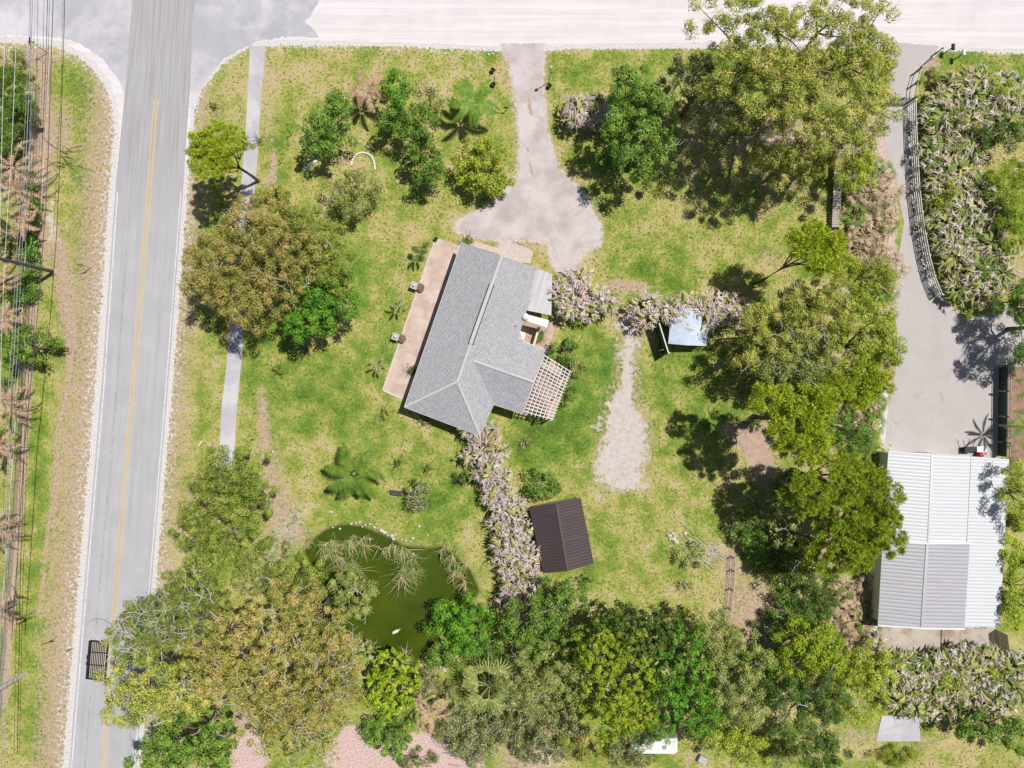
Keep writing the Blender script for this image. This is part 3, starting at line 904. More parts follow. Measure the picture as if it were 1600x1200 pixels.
# --- left of the house
tree('pine_tree', 'lime green pine leaning over the footpath near the road corner', 'tree', [(343, 228, 42, 32), (335, 255, 34, 30), (385, 225, 14, 12)], 9.5, 'lime', 'pine', gap=.1, base=(404, 283), tr=.14, bark='bark')
tree('oak_tree', 'broad oak with rust tipped crown spreading over the footpath', 'tree', [(405, 345, 68, 42), (345, 410, 62, 62), (440, 400, 62, 62), (385, 470, 52, 48), (320, 450, 34, 34)], 10, 'rust', 'fine', gap=.05, tw=90, tr=.25, depth=3.6, layers=3)
tree('oak_tree', 'smaller olive oak just north of the dense green round tree', 'tree', [(500, 385, 50, 44), (470, 350, 40, 34), (525, 430, 28, 40)], 8, 'cedar', 'fine', gap=.14, tw=12, tr=.18)
tree('ficus_tree', 'dense bright green round tree on the lawn west of the patio', 'tree', [(498, 478, 58, 50), (515, 450, 42, 36), (480, 505, 38, 28)], 7, 'ficus', 'broad', gap=.06, tr=.2)
tree('cedar_tree', 'feathery dark olive cedar over the south end of the footpath', 'tree', [(365, 728, 52, 36), (335, 785, 64, 48), (345, 840, 74, 52), (390, 790, 36, 52)], 8, 'cedar', 'fine', gap=.12, tw=14, tr=.22)
# --- bottom left grove
tree('oak_tree', 'twiggy grey branched oak overhanging the road above the trailer', 'tree', [(262, 965, 62, 48), (225, 990, 52, 36), (310, 935, 46, 40), (200, 950, 20, 14)], 10, 'cedar', 'fine', gap=.2, bark='greybark', tw=200, tr=.28, tl=2.2)
tree('oak_tree', 'rust tinted oak overhanging the road beside the slatted trailer', 'tree', [(232, 1060, 66, 56), (205, 1100, 40, 36), (285, 1080, 50, 50)], 10.5, 'oak', 'fine', gap=.15, tw=110, tr=.3)
tree('oak_tree', 'widest rusty crowned oak in the middle of the bottom left grove', 'tree', [(370, 1010, 66, 60), (330, 1060, 54, 44), (405, 1065, 60, 50)], 10, 'rust', 'fine', gap=.16, tw=130, tr=.3)
tree('oak_tree', 'rust tipped oak touching the west shore of the pond', 'tree', [(480, 985, 66, 54), (530, 1010, 34, 40), (455, 930, 50, 34), (500, 905, 24, 20)], 8.5, 'rust', 'fine', gap=.16, tw=110, tr=.25)
tree('oak_tree', 'mottled olive and rust oak south of the pond, left of the yellow green shrub', 'tree', [(500, 1085, 68, 50), (450, 1110, 54, 44), (540, 1060, 36, 40)], 9, 'rust', 'fine', gap=.2, tw=130, tr=.25)
tree('oak_tree', 'thin crowned oak at the bottom edge above the pinkish litter', 'tree', [(470, 1170, 60, 38), (420, 1150, 40, 36)], 8, 'oak', 'sparse', gap=.4, tw=30, tr=.2, bark='greybark')
tree('oak_tree', 'greener oak at the bottom edge right beside the road', 'tree', [(300, 1150, 60, 48), (250, 1185, 56, 34), (340, 1190, 30, 34)], 8.5, 'green', 'broad', gap=.2, tw=16, tr=.25)
tree('willow_tree', 'olive tree with pale limbs leaning over the pond', 'tree', [(555, 935, 30, 36), (535, 910, 22, 26), (572, 925, 16, 18), (535, 960, 16, 18)], 4.5, 'pale', 'fine', gap=.2, tw=14, tr=.1, bark='palebark')
tree('scrub_tree', 'low feathery olive tree at the northwest bank of the pond', 'tree', [(450, 905, 40, 30), (480, 890, 26, 22)], 4, 'cedar', 'fine', gap=.25, tr=.1, tw=8)
shrub('broadleaf_shrub', 'bright yellow green large leaved shrub at the south tip of the pond', 612, 1075, 42, 52, 4.2, 'bright', 'big')
shrub('broadleaf_shrub', 'darker green shrub below the yellow green one at the bottom edge', 608, 1150, 42, 36, 3.2, 'green', 'broad')
shrub('banyan_shrub', 'glossy green bush on the southeast shore of the pond', 722, 978, 52, 46, 4, 'ficus', 'broad')
shrub('banyan_shrub', 'small glossy green bush right of the pond tip beside the brown palm', 700, 1025, 36, 24, 3, 'green', 'broad')
# --- bottom centre
tree('acacia_tree', 'olive green tree just below the brown roofed shed', 'tree', [(862, 945, 46, 40), (830, 985, 48, 44), (890, 930, 34, 28)], 6.5, 'green', 'broad', gap=.14, tw=14, tr=.16)
tree('acacia_tree', 'loose pale green tree left of the large dotted crown', 'tree', [(850, 1040, 56, 48), (815, 1075, 46, 40), (890, 1070, 34, 44)], 6.5, 'pale', 'fine', gap=.2, tw=30, tr=.16)
shrub('scrub_bush', 'twiggy grey green thicket right of the fan palm at the bottom edge', 835, 1140, 74, 52, 3, 'scrub', 'fine', tw=110)
shrub('scrub_bush', 'bare twigged thicket below the fan palm at the bottom edge', 735, 1150, 56, 46, 2.6, 'scrub', 'fine', tw=110)
shrub('scrub_bush', 'rusty low scrub at the bottom edge beside the white trailer', 920, 1172, 56, 26, 2.2, 'oak', 'fine', tw=20)
tree('camphor_tree', 'large round tree dotted with yellow green leaf tufts, left of the pure green crown', 'tree', [(962, 1070, 60, 92), (940, 1020, 44, 44), (990, 1110, 44, 44)], 9, 'bright', 'puff', gap=.12, tr=.28, depth=4)
tree('camphor_tree', 'dark green crown at the north edge of the southern grove', 'tree', [(1000, 985, 62, 38), (960, 965, 34, 24), (1045, 1000, 34, 36)], 7.5, 'dark', 'puff', gap=.1, tr=.2)
tree('camphor_tree', 'pure green tall crown right of the yellow dotted one', 'tree', [(1072, 1050, 46, 74), (1090, 1115, 44, 40), (1045, 1110, 24, 44)], 9, 'ficus', 'puff', gap=.1, tr=.28, depth=4)
tree('acacia_tree', 'pale green loose crown at the east end of the southern grove', 'tree', [(1150, 1040, 54, 56), (1120, 985, 38, 34), (1160, 1100, 46, 40)], 8, 'pale', 'fine', gap=.18, tw=16, tr=.2)
tree('acacia_tree', 'pale yellow green crown at the bottom edge right of the white trailer', 'tree', [(1130, 1150, 46, 34), (1170, 1170, 44, 30)], 6.5, 'limeolive', 'fine', gap=.2, tw=6, tr=.18)
tree('casuarina_tree', 'dark feathery tree with greyish dead limbs left of the concrete slab', 'tree', [(1260, 1130, 56, 54), (1290, 1085, 40, 40), (1235, 1080, 36, 32), (1275, 1180, 54, 26)], 8.5, 'dark', 'fine', gap=.18, tw=50, bark='greybark', tr=.2)
tree('acacia_tree', 'bright green tree left of the barn slab, beside the dry palmettos', 'tree', [(1262, 1005, 48, 36), (1240, 1040, 40, 36), (1300, 1030, 30, 34)], 6, 'bright', 'broad', gap=.15, tw=6, tr=.16)
tree('acacia_tree', 'airy lime green tree just above the concrete slab', 'tree', [(1345, 1075, 54, 50), (1370, 1040, 40, 30), (1320, 1050, 36, 34)], 5.5, 'limeolive', 'fine', gap=.12, tw=12, tr=.14)
# --- east belt
tree('pine_tree', 'round topped lime green pine with bare leaning trunk, north end of the tree belt', 'tree', [(1272, 382, 44, 30), (1255, 372, 30, 22), (1285, 410, 34, 26)], 11, 'lime', 'pine', gap=.08, base=(1180, 443), tr=.14)
tree('oak_tree', 'olive crown right of the round topped lime pine', 'tree', [(1340, 438, 54, 36), (1370, 430, 34, 28)], 7.5, 'limeolive', 'fine', gap=.14, tw=12, tr=.18)
tree('oak_tree', 'wide olive tan crown below the two lime pines, facing the metal shed', 'tree', [(1230, 500, 66, 50), (1285, 480, 52, 44), (1190, 540, 42, 40)], 9, 'oak', 'fine', gap=.18, tw=60, tr=.25, depth=3.4)
tree('oak_tree', 'olive crown bordering the concrete drive in mid belt', 'tree', [(1350, 505, 58, 50), (1335, 560, 66, 46), (1380, 545, 30, 46)], 9, 'limeolive', 'fine', gap=.15, tw=30, tr=.24)
tree('oak_tree', 'darker olive crown in the middle of the belt, left of the drive', 'tree', [(1265, 575, 52, 40), (1215, 575, 36, 28)], 8.5, 'pale', 'fine', gap=.2, tw=20, tr=.22)
tree('pine_tree', 'tall lime pine whose shadow falls on the lawn east of the gravel track', 'tree', [(1262, 635, 42, 34), (1240, 670, 52, 34), (1195, 620, 30, 26), (1260, 700, 38, 22)], 13, 'lime', 'pine', gap=.12, tr=.2, base=(1178, 650))
tree('pine_tree', 'yellow green pine between the tall lime pine and the drive edge', 'tree', [(1330, 610, 44, 34), (1360, 590, 30, 30)], 9, 'lime', 'pine', gap=.16, tr=.16)
tree('oak_tree', 'dark crown crowded with palmettos left of the concrete drive', 'tree', [(1330, 670, 40, 36)], 6, 'green', 'fine', gap=.25, tr=.16)
tree('pine_tree', 'broad yellow olive pine crown touching the white barn roof', 'tree', [(1345, 830, 56, 58), (1375, 790, 34, 50), (1310, 860, 44, 44), (1390, 840, 24, 34)], 11, 'limepine', 'pine', gap=.08, tr=.25, depth=4)
tree('pine_tree', 'lime olive pine north of the one touching the barn', 'tree', [(1300, 745, 56, 42), (1265, 770, 40, 34), (1340, 745, 34, 28)], 11, 'limepine', 'pine', gap=.14, tr=.22)
tree('oak_tree', 'shaded olive crown on the lawn side of the barn pines', 'tree', [(1250, 830, 46, 50), (1265, 880, 34, 32)], 7.5, 'pale', 'sparse', gap=.35, tr=.2, tw=14)
tree('citrus_tree', 'small bright green tree in the tree shade by the stake fence', 'tree', [(1180, 850, 24, 20), (1165, 825, 16, 14)], 3, 'green', 'broad', gap=.2, tr=.08)
tree('citrus_tree', 'spindly small tree north of the bright green one by the stake fence', 'tree', [(1190, 790, 34, 34)], 5, 'dark', 'sparse', gap=.4, tr=.1, tw=6)
tree('citrus_tree', 'small tree with scattered lime leaves left of the dry palmettos', 'tree', [(1240, 905, 34, 40)], 4.5, 'green', 'sparse', gap=.4, tr=.1)
# --- north east
tree('eucalyptus_tree', 'giant olive tree at the top overhanging the shell road', 'tree', [(1240, 60, 110, 46), (1320, 22, 86, 34), (1150, 30, 80, 34), (1300, 130, 100, 62), (1200, 130, 90, 62), (1350, 90, 56, 44), (1365, 180, 40, 34), (1270, 200, 70, 40)], 15, 'oak', 'fine', gap=.18, tw=110, tr=.42, bark='bark', depth=5, tl=2.0, frac=.6)
tree('laurel_tree', 'deep green round tree right of the bleached clump near the driveway', 'tree', [(1005, 170, 58, 56), (1010, 235, 56, 48), (985, 130, 40, 36), (960, 205, 34, 34)], 8, 'green', 'broad', gap=.16, tw=18, tr=.24, depth=3.6)
tree('laurel_tree', 'dull olive crown between the deep green tree and the giant one', 'tree', [(1095, 130, 50, 44), (1070, 110, 40, 30), (1110, 175, 30, 40)], 8.5, 'scrub', 'fine', gap=.25, tw=30, tr=.22)
tree('oak_tree', 'olive crown south of the giant tree beside the old boardwalk', 'tree', [(1255, 240, 44, 40), (1235, 275, 30, 26), (1200, 250, 30, 24)], 8, 'oak', 'fine', gap=.22, tw=16, tr=.2)
tree('oak_tree', 'small leafy crown between the boardwalk and the fenced drive', 'tree', [(1345, 235, 34, 36), (1335, 280, 30, 30)], 6, 'limeolive', 'fine', gap=.25, tw=10, tr=.14)
# --- north west lawn group
tree('citrus_tree', 'dark green tree in the northwest lawn, left of the brown palm', 'tree', [(520, 190, 40, 36), (500, 215, 34, 34), (530, 165, 26, 22)], 5, 'green', 'broad', gap=.16, tr=.12)
tree('citrus_tree', 'bright green narrow tree just right of the brown palm', 'tree', [(618, 130, 26, 30), (622, 165, 24, 24)], 5, 'ficus', 'broad', gap=.15, tr=.1)
tree('citrus_tree', 'olive green tree in the middle of the northwest group', 'tree', [(648, 195, 36, 36), (665, 235, 28, 42), (610, 190, 26, 20), (668, 262, 24, 26)], 5, 'green', 'broad', gap=.18, tr=.12, tw=4)
tree('bare_shrub', 'sparse brownish shrub between the narrow green tree and the green palm', 'shrub', [(668, 150, 26, 34)], 3, 'scrub', 'sparse', gap=.45, tr=.05, tw=24, kind='stems', tl=.8)
tree('acacia_tree', 'feathery olive tree south of the white arched pipe', 'tree', [(553, 295, 44, 34), (545, 325, 34, 22)], 4, 'pale', 'fine', gap=.2, tw=26, tr=.08, tl=.8)
tree('croton_shrub', 'lime shrub with orange tips beside the driveway', 'shrub', [(758, 262, 46, 40), (735, 240, 30, 26), (770, 290, 34, 20)], 3.6, 'orange', 'broad', gap=.12, tw=12, tr=.08, kind='stems')
shrub('vine_mound', 'rust tipped scrub at the north end of the rust crowned oak beside the path', 425, 300, 34, 14, 2, 'oak', 'fine', tw=8)
# --- left edge
tree('vine_tree', 'bright green tree at the top left edge beside the power lines', 'tree', [(14, 130, 26, 26), (25, 165, 26, 16), (5, 210, 26, 34)], 5, 'green', 'pine', gap=.1, tr=.12)
tree('fig_tree', 'light green tree over the soil strip at the left edge', 'tree', [(48, 540, 40, 32), (20, 550, 26, 22)], 4.5, 'green', 'broad', gap=.2, tw=8, tr=.12)
for i, (x, y, rx_, ry_) in enumerate([(50, 310, 7, 28), (52, 380, 7, 60), (46, 455, 8, 26), (12, 270, 24, 22), (20, 470, 22, 26)]):
    shrub('vine_mound', ['vines climbing the wire fence beside the longest brown frond', 'vines covering the wire fence right behind the dark pole', 'vines on the wire fence above the light green tree',
                         'dark undergrowth among the brown palms at the left edge', 'dark undergrowth below the dark pole at the left edge'][i], x, y, rx_, ry_, [1.4, 1.5, 1.3, 2.2, 2.2][i], 'vine' if i < 3 else 'dark', 'broad', cat='vines')
# --- right edge
tree('bamboo_thicket', 'yellow green thicket at the right edge beside the bleached leaf bed', 'shrub', [(1582, 290, 30, 44), (1590, 350, 26, 36)], 4.5, 'bright', 'fine', gap=.12, tr=.1)
tree('laurel_tree', 'shade tree at the right edge casting on the concrete drive', 'tree', [(1650, 500, 56, 56), (1632, 548, 50, 30), (1606, 470, 30, 34)], 7, 'green', 'fine', gap=.08, tr=.2)
tree('acacia_tree', 'olive tree leaning over the barn lean-to at the right edge', 'tree', [(1592, 755, 22, 40), (1608, 790, 30, 40)], 6.5, 'limeolive', 'fine', gap=.2, tr=.14)
tree('laurel_tree', 'bright green hedge tree along the east side of the barn', 'tree', [(1590, 880, 20, 40), (1594, 935, 26, 40), (1584, 965, 14, 24)], 4, 'bright', 'broad', gap=.1, tr=.12)
tree('citrus_tree', 'dark leaved tree on the grass at the bottom right corner', 'tree', [(1560, 1140, 46, 22), (1590, 1160, 30, 26), (1525, 1140, 22, 20)], 5, 'green', 'broad', gap=.3, tr=.12, tw=6)
tree('vine_tree', 'tall dark crown in the shade behind the bleached leaf bed, top right', 'tree', [(1570, 215, 34, 26), (1590, 190, 26, 20)], 4, 'dark', 'fine', gap=.3, tr=.12, tw=14)

tree('oak_tree', 'olive crown hiding the north end of the boardwalk under the giant tree', 'tree', [(1320, 215, 50, 34), (1290, 250, 34, 26)], 7, 'oak', 'fine', gap=.15, tw=14, tr=.16)
tree('oak_tree', 'dull brownish crown in the shade south of the giant tree', 'tree', [(1140, 200, 46, 50), (1180, 190, 40, 36)], 6, 'scrub', 'sparse', gap=.3, tw=30, tr=.14)
tree('fern_tree', 'pale feathery tan green canopy between the cedar and the pond', 'tree', [(405, 880, 36, 36), (390, 915, 30, 24), (430, 870, 26, 22)], 3.5, 'pale', 'fine', gap=.25, tr=.08, tw=10)
for i, (x, y, rx_, ry_, H_, m_, lab) in enumerate([(660, 1065, 26, 26, 2.2, 'scrub', 'dark scrub between the yellow green shrub and the fan palm'), (700, 1085, 24, 22, 2.4, 'pale', 'olive scrub right of the reddish dead palm'),
        (975, 1175, 34, 24, 2.6, 'scrub', 'scrub hiding the left end of the white rounded trailer'), (1000, 1188, 26, 12, 1.6, 'pale', 'low scrub in front of the white rounded trailer'), (1210, 1175, 44, 26, 3, 'pale', 'olive scrub at the bottom edge left of the feathery dark tree'),
        (760, 1020, 34, 26, 3, 'green', 'leafy bush above the fan palm'), (10, 95, 26, 22, 3, 'pale', 'bush at the top left edge under the light cables'), (20, 180, 20, 26, 3, 'dark', 'dark bush between the two top left trees'), (30, 350, 22, 26, 2.2, 'dark', 'dark bush among dry fronds above the dark pole'),
        (10, 380, 22, 26, 2.6, 'scrub', 'greyish bush at the left edge above the dark pole'), (30, 440, 22, 24, 2.4, 'green', 'green bush at the left edge below the dark pole'), (1400, 1180, 40, 14, 1.0, 'orange', 'low weeds at the bottom edge below the concrete slab'),
        (1580, 1085, 34, 20, 2.4, 'pale', 'olive bush behind the bleached bed at the right edge'), (890, 1010, 36, 34, 5.5, 'green', 'green crown wedged between the dark crown and the dotted crown'),
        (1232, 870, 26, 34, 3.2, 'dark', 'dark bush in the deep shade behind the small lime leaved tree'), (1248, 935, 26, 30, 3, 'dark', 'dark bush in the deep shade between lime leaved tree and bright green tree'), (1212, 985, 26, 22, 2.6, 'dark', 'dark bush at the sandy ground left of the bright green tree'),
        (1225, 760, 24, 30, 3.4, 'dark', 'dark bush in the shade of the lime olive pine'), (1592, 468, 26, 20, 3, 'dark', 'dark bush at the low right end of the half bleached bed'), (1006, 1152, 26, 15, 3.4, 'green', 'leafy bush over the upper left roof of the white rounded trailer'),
        (1036, 1148, 26, 12, 3.4, 'ficus', 'green bush over the top side of the white rounded trailer'), (300, 905, 40, 26, 4, 'cedar', 'olive undergrowth between the cedar and the twiggy grey oak'), (650, 1190, 30, 14, 1.6, 'pale', 'low weeds on the pink litter at the bottom edge'), (1195, 1060, 34, 50, 5, 'green', 'green crown between the pale loose crown and the feathery dark tree'),
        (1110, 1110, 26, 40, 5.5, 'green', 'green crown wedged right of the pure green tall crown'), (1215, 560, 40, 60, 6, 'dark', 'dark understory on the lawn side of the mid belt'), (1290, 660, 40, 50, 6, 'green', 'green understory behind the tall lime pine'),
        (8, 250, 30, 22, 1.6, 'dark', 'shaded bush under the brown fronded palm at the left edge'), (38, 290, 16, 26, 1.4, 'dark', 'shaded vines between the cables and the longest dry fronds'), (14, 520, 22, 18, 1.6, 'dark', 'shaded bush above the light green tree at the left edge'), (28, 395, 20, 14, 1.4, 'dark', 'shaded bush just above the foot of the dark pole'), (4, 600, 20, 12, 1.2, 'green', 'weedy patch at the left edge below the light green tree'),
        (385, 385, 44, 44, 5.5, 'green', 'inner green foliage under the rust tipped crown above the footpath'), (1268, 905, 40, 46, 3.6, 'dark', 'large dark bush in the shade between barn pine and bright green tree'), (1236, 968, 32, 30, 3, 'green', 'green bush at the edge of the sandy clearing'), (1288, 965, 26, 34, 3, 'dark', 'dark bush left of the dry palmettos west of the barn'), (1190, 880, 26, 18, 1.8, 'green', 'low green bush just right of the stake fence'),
        (1505, 200, 26, 30, 3.2, 'pale', 'olive shrub growing inside the half bleached bed near its north end'), (1480, 300, 20, 26, 3.0, 'limeolive', 'lime shrub growing inside the half bleached bed beside the white fence'), (1540, 420, 24, 24, 3.0, 'green', 'green shrub growing inside the low end of the half bleached bed'), (1560, 135, 26, 18, 2.8, 'limeolive', 'yellowish shrub at the top edge of the half bleached bed'), (1490, 1060, 30, 22, 2.8, 'limeolive', 'yellow green shrub inside the bed south of the barn'), (1560, 1050, 22, 20, 2.6, 'orange', 'orange tinged shrub inside the bed south of the barn'),
        (1586, 745, 14, 26, 2.0, 'pale', 'olive brush along the upper east side of the barn'), (1592, 815, 14, 22, 1.5, 'orange', 'lime weeds along the middle east side of the barn'), (1160, 130, 40, 40, 6, 'dark', 'dark crown in the shade left of the giant olive tree'), (1180, 660, 16, 12, 1.4, 'dark', 'low dark bush at the foot of the tall lime pine')]):
    shrub('wild_bush', lab, x, y, rx_, ry_, H_, m_, 'fine', tw=8)
# --- small bushes round the house and lawn
for lab, x, y, rx_, ry_, H_, m_, s_, tw_ in [
    ('leafy green shrub where the hedge meets the pergola', 880, 548, 26, 22, 1.8, 'green', 'broad', 6), ('second leafy shrub lower beside the pergola', 893, 573, 20, 18, 1.5, 'pale', 'fine', 10),
    ('green plants growing inside the small courtyard', 845, 524, 9, 12, .9, 'green', 'broad', 0), ('dark shrub at the low corner of the pergola', 838, 652, 14, 9, 1.1, 'dark', 'broad', 2),
    ('low spreading green shrub behind the brown shed', 838, 762, 34, 24, 1.8, 'green', 'broad', 12), ('round grey green bush beside the wooden bench', 651, 777, 23, 26, 2.2, 'scrub', 'fine', 30),
    ('tiny yellow green bush below the patio end', 603, 645, 9, 8, .8, 'orange', 'fine', 0), ('tiny dark bush on the lawn below the dense round tree', 433, 577, 9, 9, .9, 'green', 'fine', 0),
    ('plants growing along the open side of the pergola', 885, 618, 12, 30, 1.0, 'green', 'sparse', 4), ('small clump against the south wall of the house', 665, 657, 10, 8, .8, 'green', 'sparse', 2), ('small dark shrub at the left foot of the bleached hedge', 717, 748, 12, 11, 1.4, 'dark', 'broad', 0),
    ('tiny sapling on the lawn nearer the palm', 623, 722, 6, 6, .6, 'green', 'broad', 0), ('tiny sapling on the lawn nearer the hedge', 669, 731, 5, 7, .6, 'green', 'broad', 0),
    ('low plants on the patio edge against the house wall', 644, 579, 5, 14, .7, 'dark', 'sparse', 2), ('small round plant at the north corner of the roof', 731, 374, 9, 6, 1.2, 'green', 'broad', 0),
    ('dark little shrub below the dense round tree', 472, 551, 12, 8, .9, 'dark', 'sparse', 0), ('young green plant at the northwest corner of the concrete apron', 404, 218, 8, 6, .8, 'green', 'sparse', 0),
    ('green seedling on the strip between road and path', 333, 166, 6, 6, .5, 'green', 'broad', 0), ('weedy olive mound beside the brush heap', 1078, 868, 24, 24, .8, 'pale', 'fine', 20),
    ('bronze leaved sapling on the lawn below the dry brush', 1075, 915, 10, 8, 1.6, 'dark', 'sparse', 4), ('thin twiggy seedling on the lawn left of the shed track', 820, 690, 10, 8, .6, 'scrub', 'sparse', 8),
    ('grey leafed plant on the patio side near the two stone boxes', 662, 385, 8, 9, 1.0, 'dark', 'sparse', 2), ('small plant at the edge of the grove below the brown shed', 915, 905, 12, 8, 1.0, 'green', 'broad', 0),
    ('dark shrub in the shade just above the barn drive', 1350, 465, 18, 16, 1.6, 'ficus', 'broad', 0), ('rusty leafed shrub on the sand by the corner of the bleached bed', 1460, 118, 16, 14, 1.6, 'oak', 'fine', 0),
    ('reddish flowering shrub on top end of the long bleached hedge', 762, 688, 16, 12, 3.1, 'rust', 'fine', 4)]:
    shrub('garden_shrub', lab, x, y, rx_, ry_, H_, m_, s_, tw=tw_)


# ------------------------------------------------------------------ big bladed plants with torn bleached tips
def ribbons(r, roots, dirs, L, Wd, rise, droop, seg=4, curl=.0, taper=.25):
    """curved ribbons: roots, azimuths, lengths, widths"""
    n = len(L)
    V = np.zeros((n, seg + 1, 2, 3))
    for k in range(seg + 1):
        q = k / seg
        az = dirs + curl * q * q
        hx, hy = np.cos(az), np.sin(az)
        d = L * q
        z = rise * q - droop * q * q
        cx = roots[:, 0] + hx * d * (1 - .15 * q); cy = roots[:, 1] + hy * d * (1 - .15 * q); cz = roots[:, 2] + z
        w_ = Wd * (math.sin(math.pi * min(1, .18 + q * .8)) * (1 - taper) + taper * (1 - q)) / 2
        V[:, k, 0] = np.stack([cx - hy * w_, cy + hx * w_, cz], -1)
        V[:, k, 1] = np.stack([cx + hy * w_, cy - hx * w_, cz + w_ * .3], -1)
    base = (np.arange(n) * (seg + 1) * 2)[:, None, None]
    k = np.arange(seg)[None, :, None]
    q = np.array([0, 1, 3, 2])[None, None, :]
    F = base + k * 2 + q
    return V.reshape(-1, 3), F.reshape(-1, 4)


def blade_plant(name, label, seed, H=2.4, R=1.15, nb=9, nt_=34, group=None, pale=1.0, tip='tatter'):
    r = np.random.default_rng(seed)
    root = thing(name, label, 'plant', (0, 0, 0), group)
    az = r.uniform(0, 6.283, nb)
    h0 = H * r.uniform(.62, .9, nb)
    roots = np.stack([np.cos(az) * .2, np.sin(az) * .2, h0], -1)
    V, F = ribbons(r, roots, az + r.normal(size=nb) * .3, R * r.uniform(.7, 1.15, nb), r.uniform(.18, .34, nb), r.uniform(.2, .6, nb), r.uniform(.3, 1.1, nb), 5, curl=r.uniform(-.9, .9, nb))
    link("green_blades", arr_mesh("green_blades", V, F, M['blade']), root)
    nt2 = int(nt_ * pale)
    nc = max(3, nt2 // 6)
    caz = r.uniform(0, 6.283, nc); crad = R * r.uniform(.15, .75, nc); cz = H * r.uniform(.72, 1.0, nc)
    pick = r.integers(0, nc, nt2)
    roots = np.stack([np.cos(caz[pick]) * crad[pick], np.sin(caz[pick]) * crad[pick], cz[pick] + r.uniform(-.1, .1, nt2)], -1)
    az = caz[pick] + r.normal(size=nt2) * .55
    V, F = ribbons(r, roots, az, R * r.uniform(.35, .8, nt2), r.uniform(.04, .11, nt2), r.uniform(.05, .3, nt2), r.uniform(.2, .8, nt2), 4, curl=r.uniform(-1.4, 1.4, nt2))
    link("torn_tips", arr_mesh("torn_tips", V, F, M[tip]), root)
    mb = MB()
    for k in range(5):
        a = k * 1.25 + r.uniform(-.3, .3)
        mb.tube([(math.cos(a) * .12, math.sin(a) * .12, 0), (math.cos(a) * .22, math.sin(a) * .22, H * .8)], [.06, .04], 5)
    mb.build("stalks", M['bark'], root)
    return root


def scatter(r, poly, sp, jit=.35):
    xs = [p[0] for p in poly]; ys = [p[1] for p in poly]
    out = []; y = min(ys); j = 0
    while y <= max(ys):
        x = min(xs) + (j % 2) * sp / 2
        while x <= max(xs):
            out.append((x + r.uniform(-jit, jit) * sp, y + r.uniform(-jit, jit) * sp)); x += sp
        y += sp * .87; j += 1
    A = np.array(out)
    return A[inside(A[:, 0], A[:, 1], poly)]


def bed(protos, poly, H, sp, label, group, seed, smin=.85, smax=1.2):
    r = np.random.default_rng(seed)
    for i, (x, y) in enumerate(scatter(r, poly, sp)):
        b = W(x, y, H * .85)
        p = protos[i % len(protos)]
        lab = label
        for test, txt in ZONES.get(group, ()):
            if test(x, y): lab = txt; break
        dup(p, (b[0], b[1], 0), r.uniform(0, 6.28), r.uniform(smin, smax), lab, group)


ZONES = {
    'plants of the long bleached hedge': ((lambda x, y: y < 720, 'bleached tipped giant leafed plant at the house corner end of the long hedge'), (lambda x, y: y < 800, 'bleached tipped giant leafed plant in the long hedge between house and brown shed'),
                                          (lambda x, y: y < 900, 'bleached tipped giant leafed plant of the long hedge level with the brown shed'), (lambda x, y: True, 'bleached tipped giant leafed plant at the pond end of the long hedge')),
    'plants of the bed beside the white rail fence': ((lambda x, y: y < 150, 'half green giant leafed plant along the grass verge by the shell road, top right'), (lambda x, y: y < 240, 'half green giant leafed plant beside the north end of the white rail fence'),
                                                      (lambda x, y: y < 340 and x < 1500, 'half green giant leafed plant next to the straight part of the white rail fence'), (lambda x, y: y < 340, 'half green giant leafed plant beside the yellow green thicket'),
                                                      (lambda x, y: y < 420, 'half green giant leafed plant next to the bend of the white rail fence'), (lambda x, y: True, 'half green giant leafed plant at the low end of the white rail fence')),
    'plants of the bed south of the barn': ((lambda x, y: x < 1450, 'half green giant leafed plant above the concrete slab, south of the barn'), (lambda x, y: x < 1530, 'half green giant leafed plant in the middle of the bed south of the barn'),
                                            (lambda x, y: True, 'half green giant leafed plant below the leaning board fence at the right edge')),
    'plants of the row before the metal shed': ((lambda x, y: x < 1050, 'bleached tipped giant leafed plant at the gravel track end of the row'), (lambda x, y: x < 1120, 'bleached tipped giant leafed plant right above the small metal shed'),
                                                (lambda x, y: True, 'bleached tipped giant leafed plant at the tree belt end of the row')),
}


def proto_set(name, n, seed, **kw):
    return [blade_plant(name, 'x', seed + i, **kw) for i in range(n)]


PA = proto_set('bird_of_paradise', 5, 50, H=2.6, R=1.2, nb=8, nt_=110)
PB = proto_set('bird_of_paradise', 2, 80, H=2.3, R=1.25, nb=26, nt_=60) + proto_set('bird_of_paradise', 3, 86, H=2.2, R=1.35, nb=26, nt_=70, tip='tatter_olive')
LA = 'bleached tipped giant leafed plant in the long hedge from house corner to brown shed'
bed(PA, [(730, 672), (772, 662), (784, 720), (800, 770), (824, 830), (836, 890), (838, 935), (826, 965), (806, 965), (786, 915), (775, 850), (764, 780), (752, 735), (732, 700)], 2.6, 17, LA, 'plants of the long bleached hedge', 1)
LB = 'bleached tipped giant leafed plant in the clump between porch roof and gravel track'
bed(PA, [(878, 438), (900, 430), (925, 442), (946, 460), (955, 482), (925, 490), (888, 490), (870, 470)], 2.6, 17, LB, 'plants of the clump beside the porch', 2)
LC = 'bleached tipped giant leafed plant in the row hiding the small metal shed'
bed(PA, [(1000, 466), (1060, 462), (1150, 466), (1168, 482), (1150, 502), (1070, 508), (1012, 500), (994, 482)], 2.7, 17, LC, 'plants of the row before the metal shed', 3)
LD = 'bleached tipped giant leafed plant in the clump right of the driveway entrance'
bed(PA, [(882, 158), (905, 148), (945, 150), (968, 168), (950, 186), (915, 190), (884, 180)], 2.6, 18, LD, 'plants of the clump near the driveway entrance', 4)
LE = 'half green giant leafed plant in the bed east of the white rail fence'
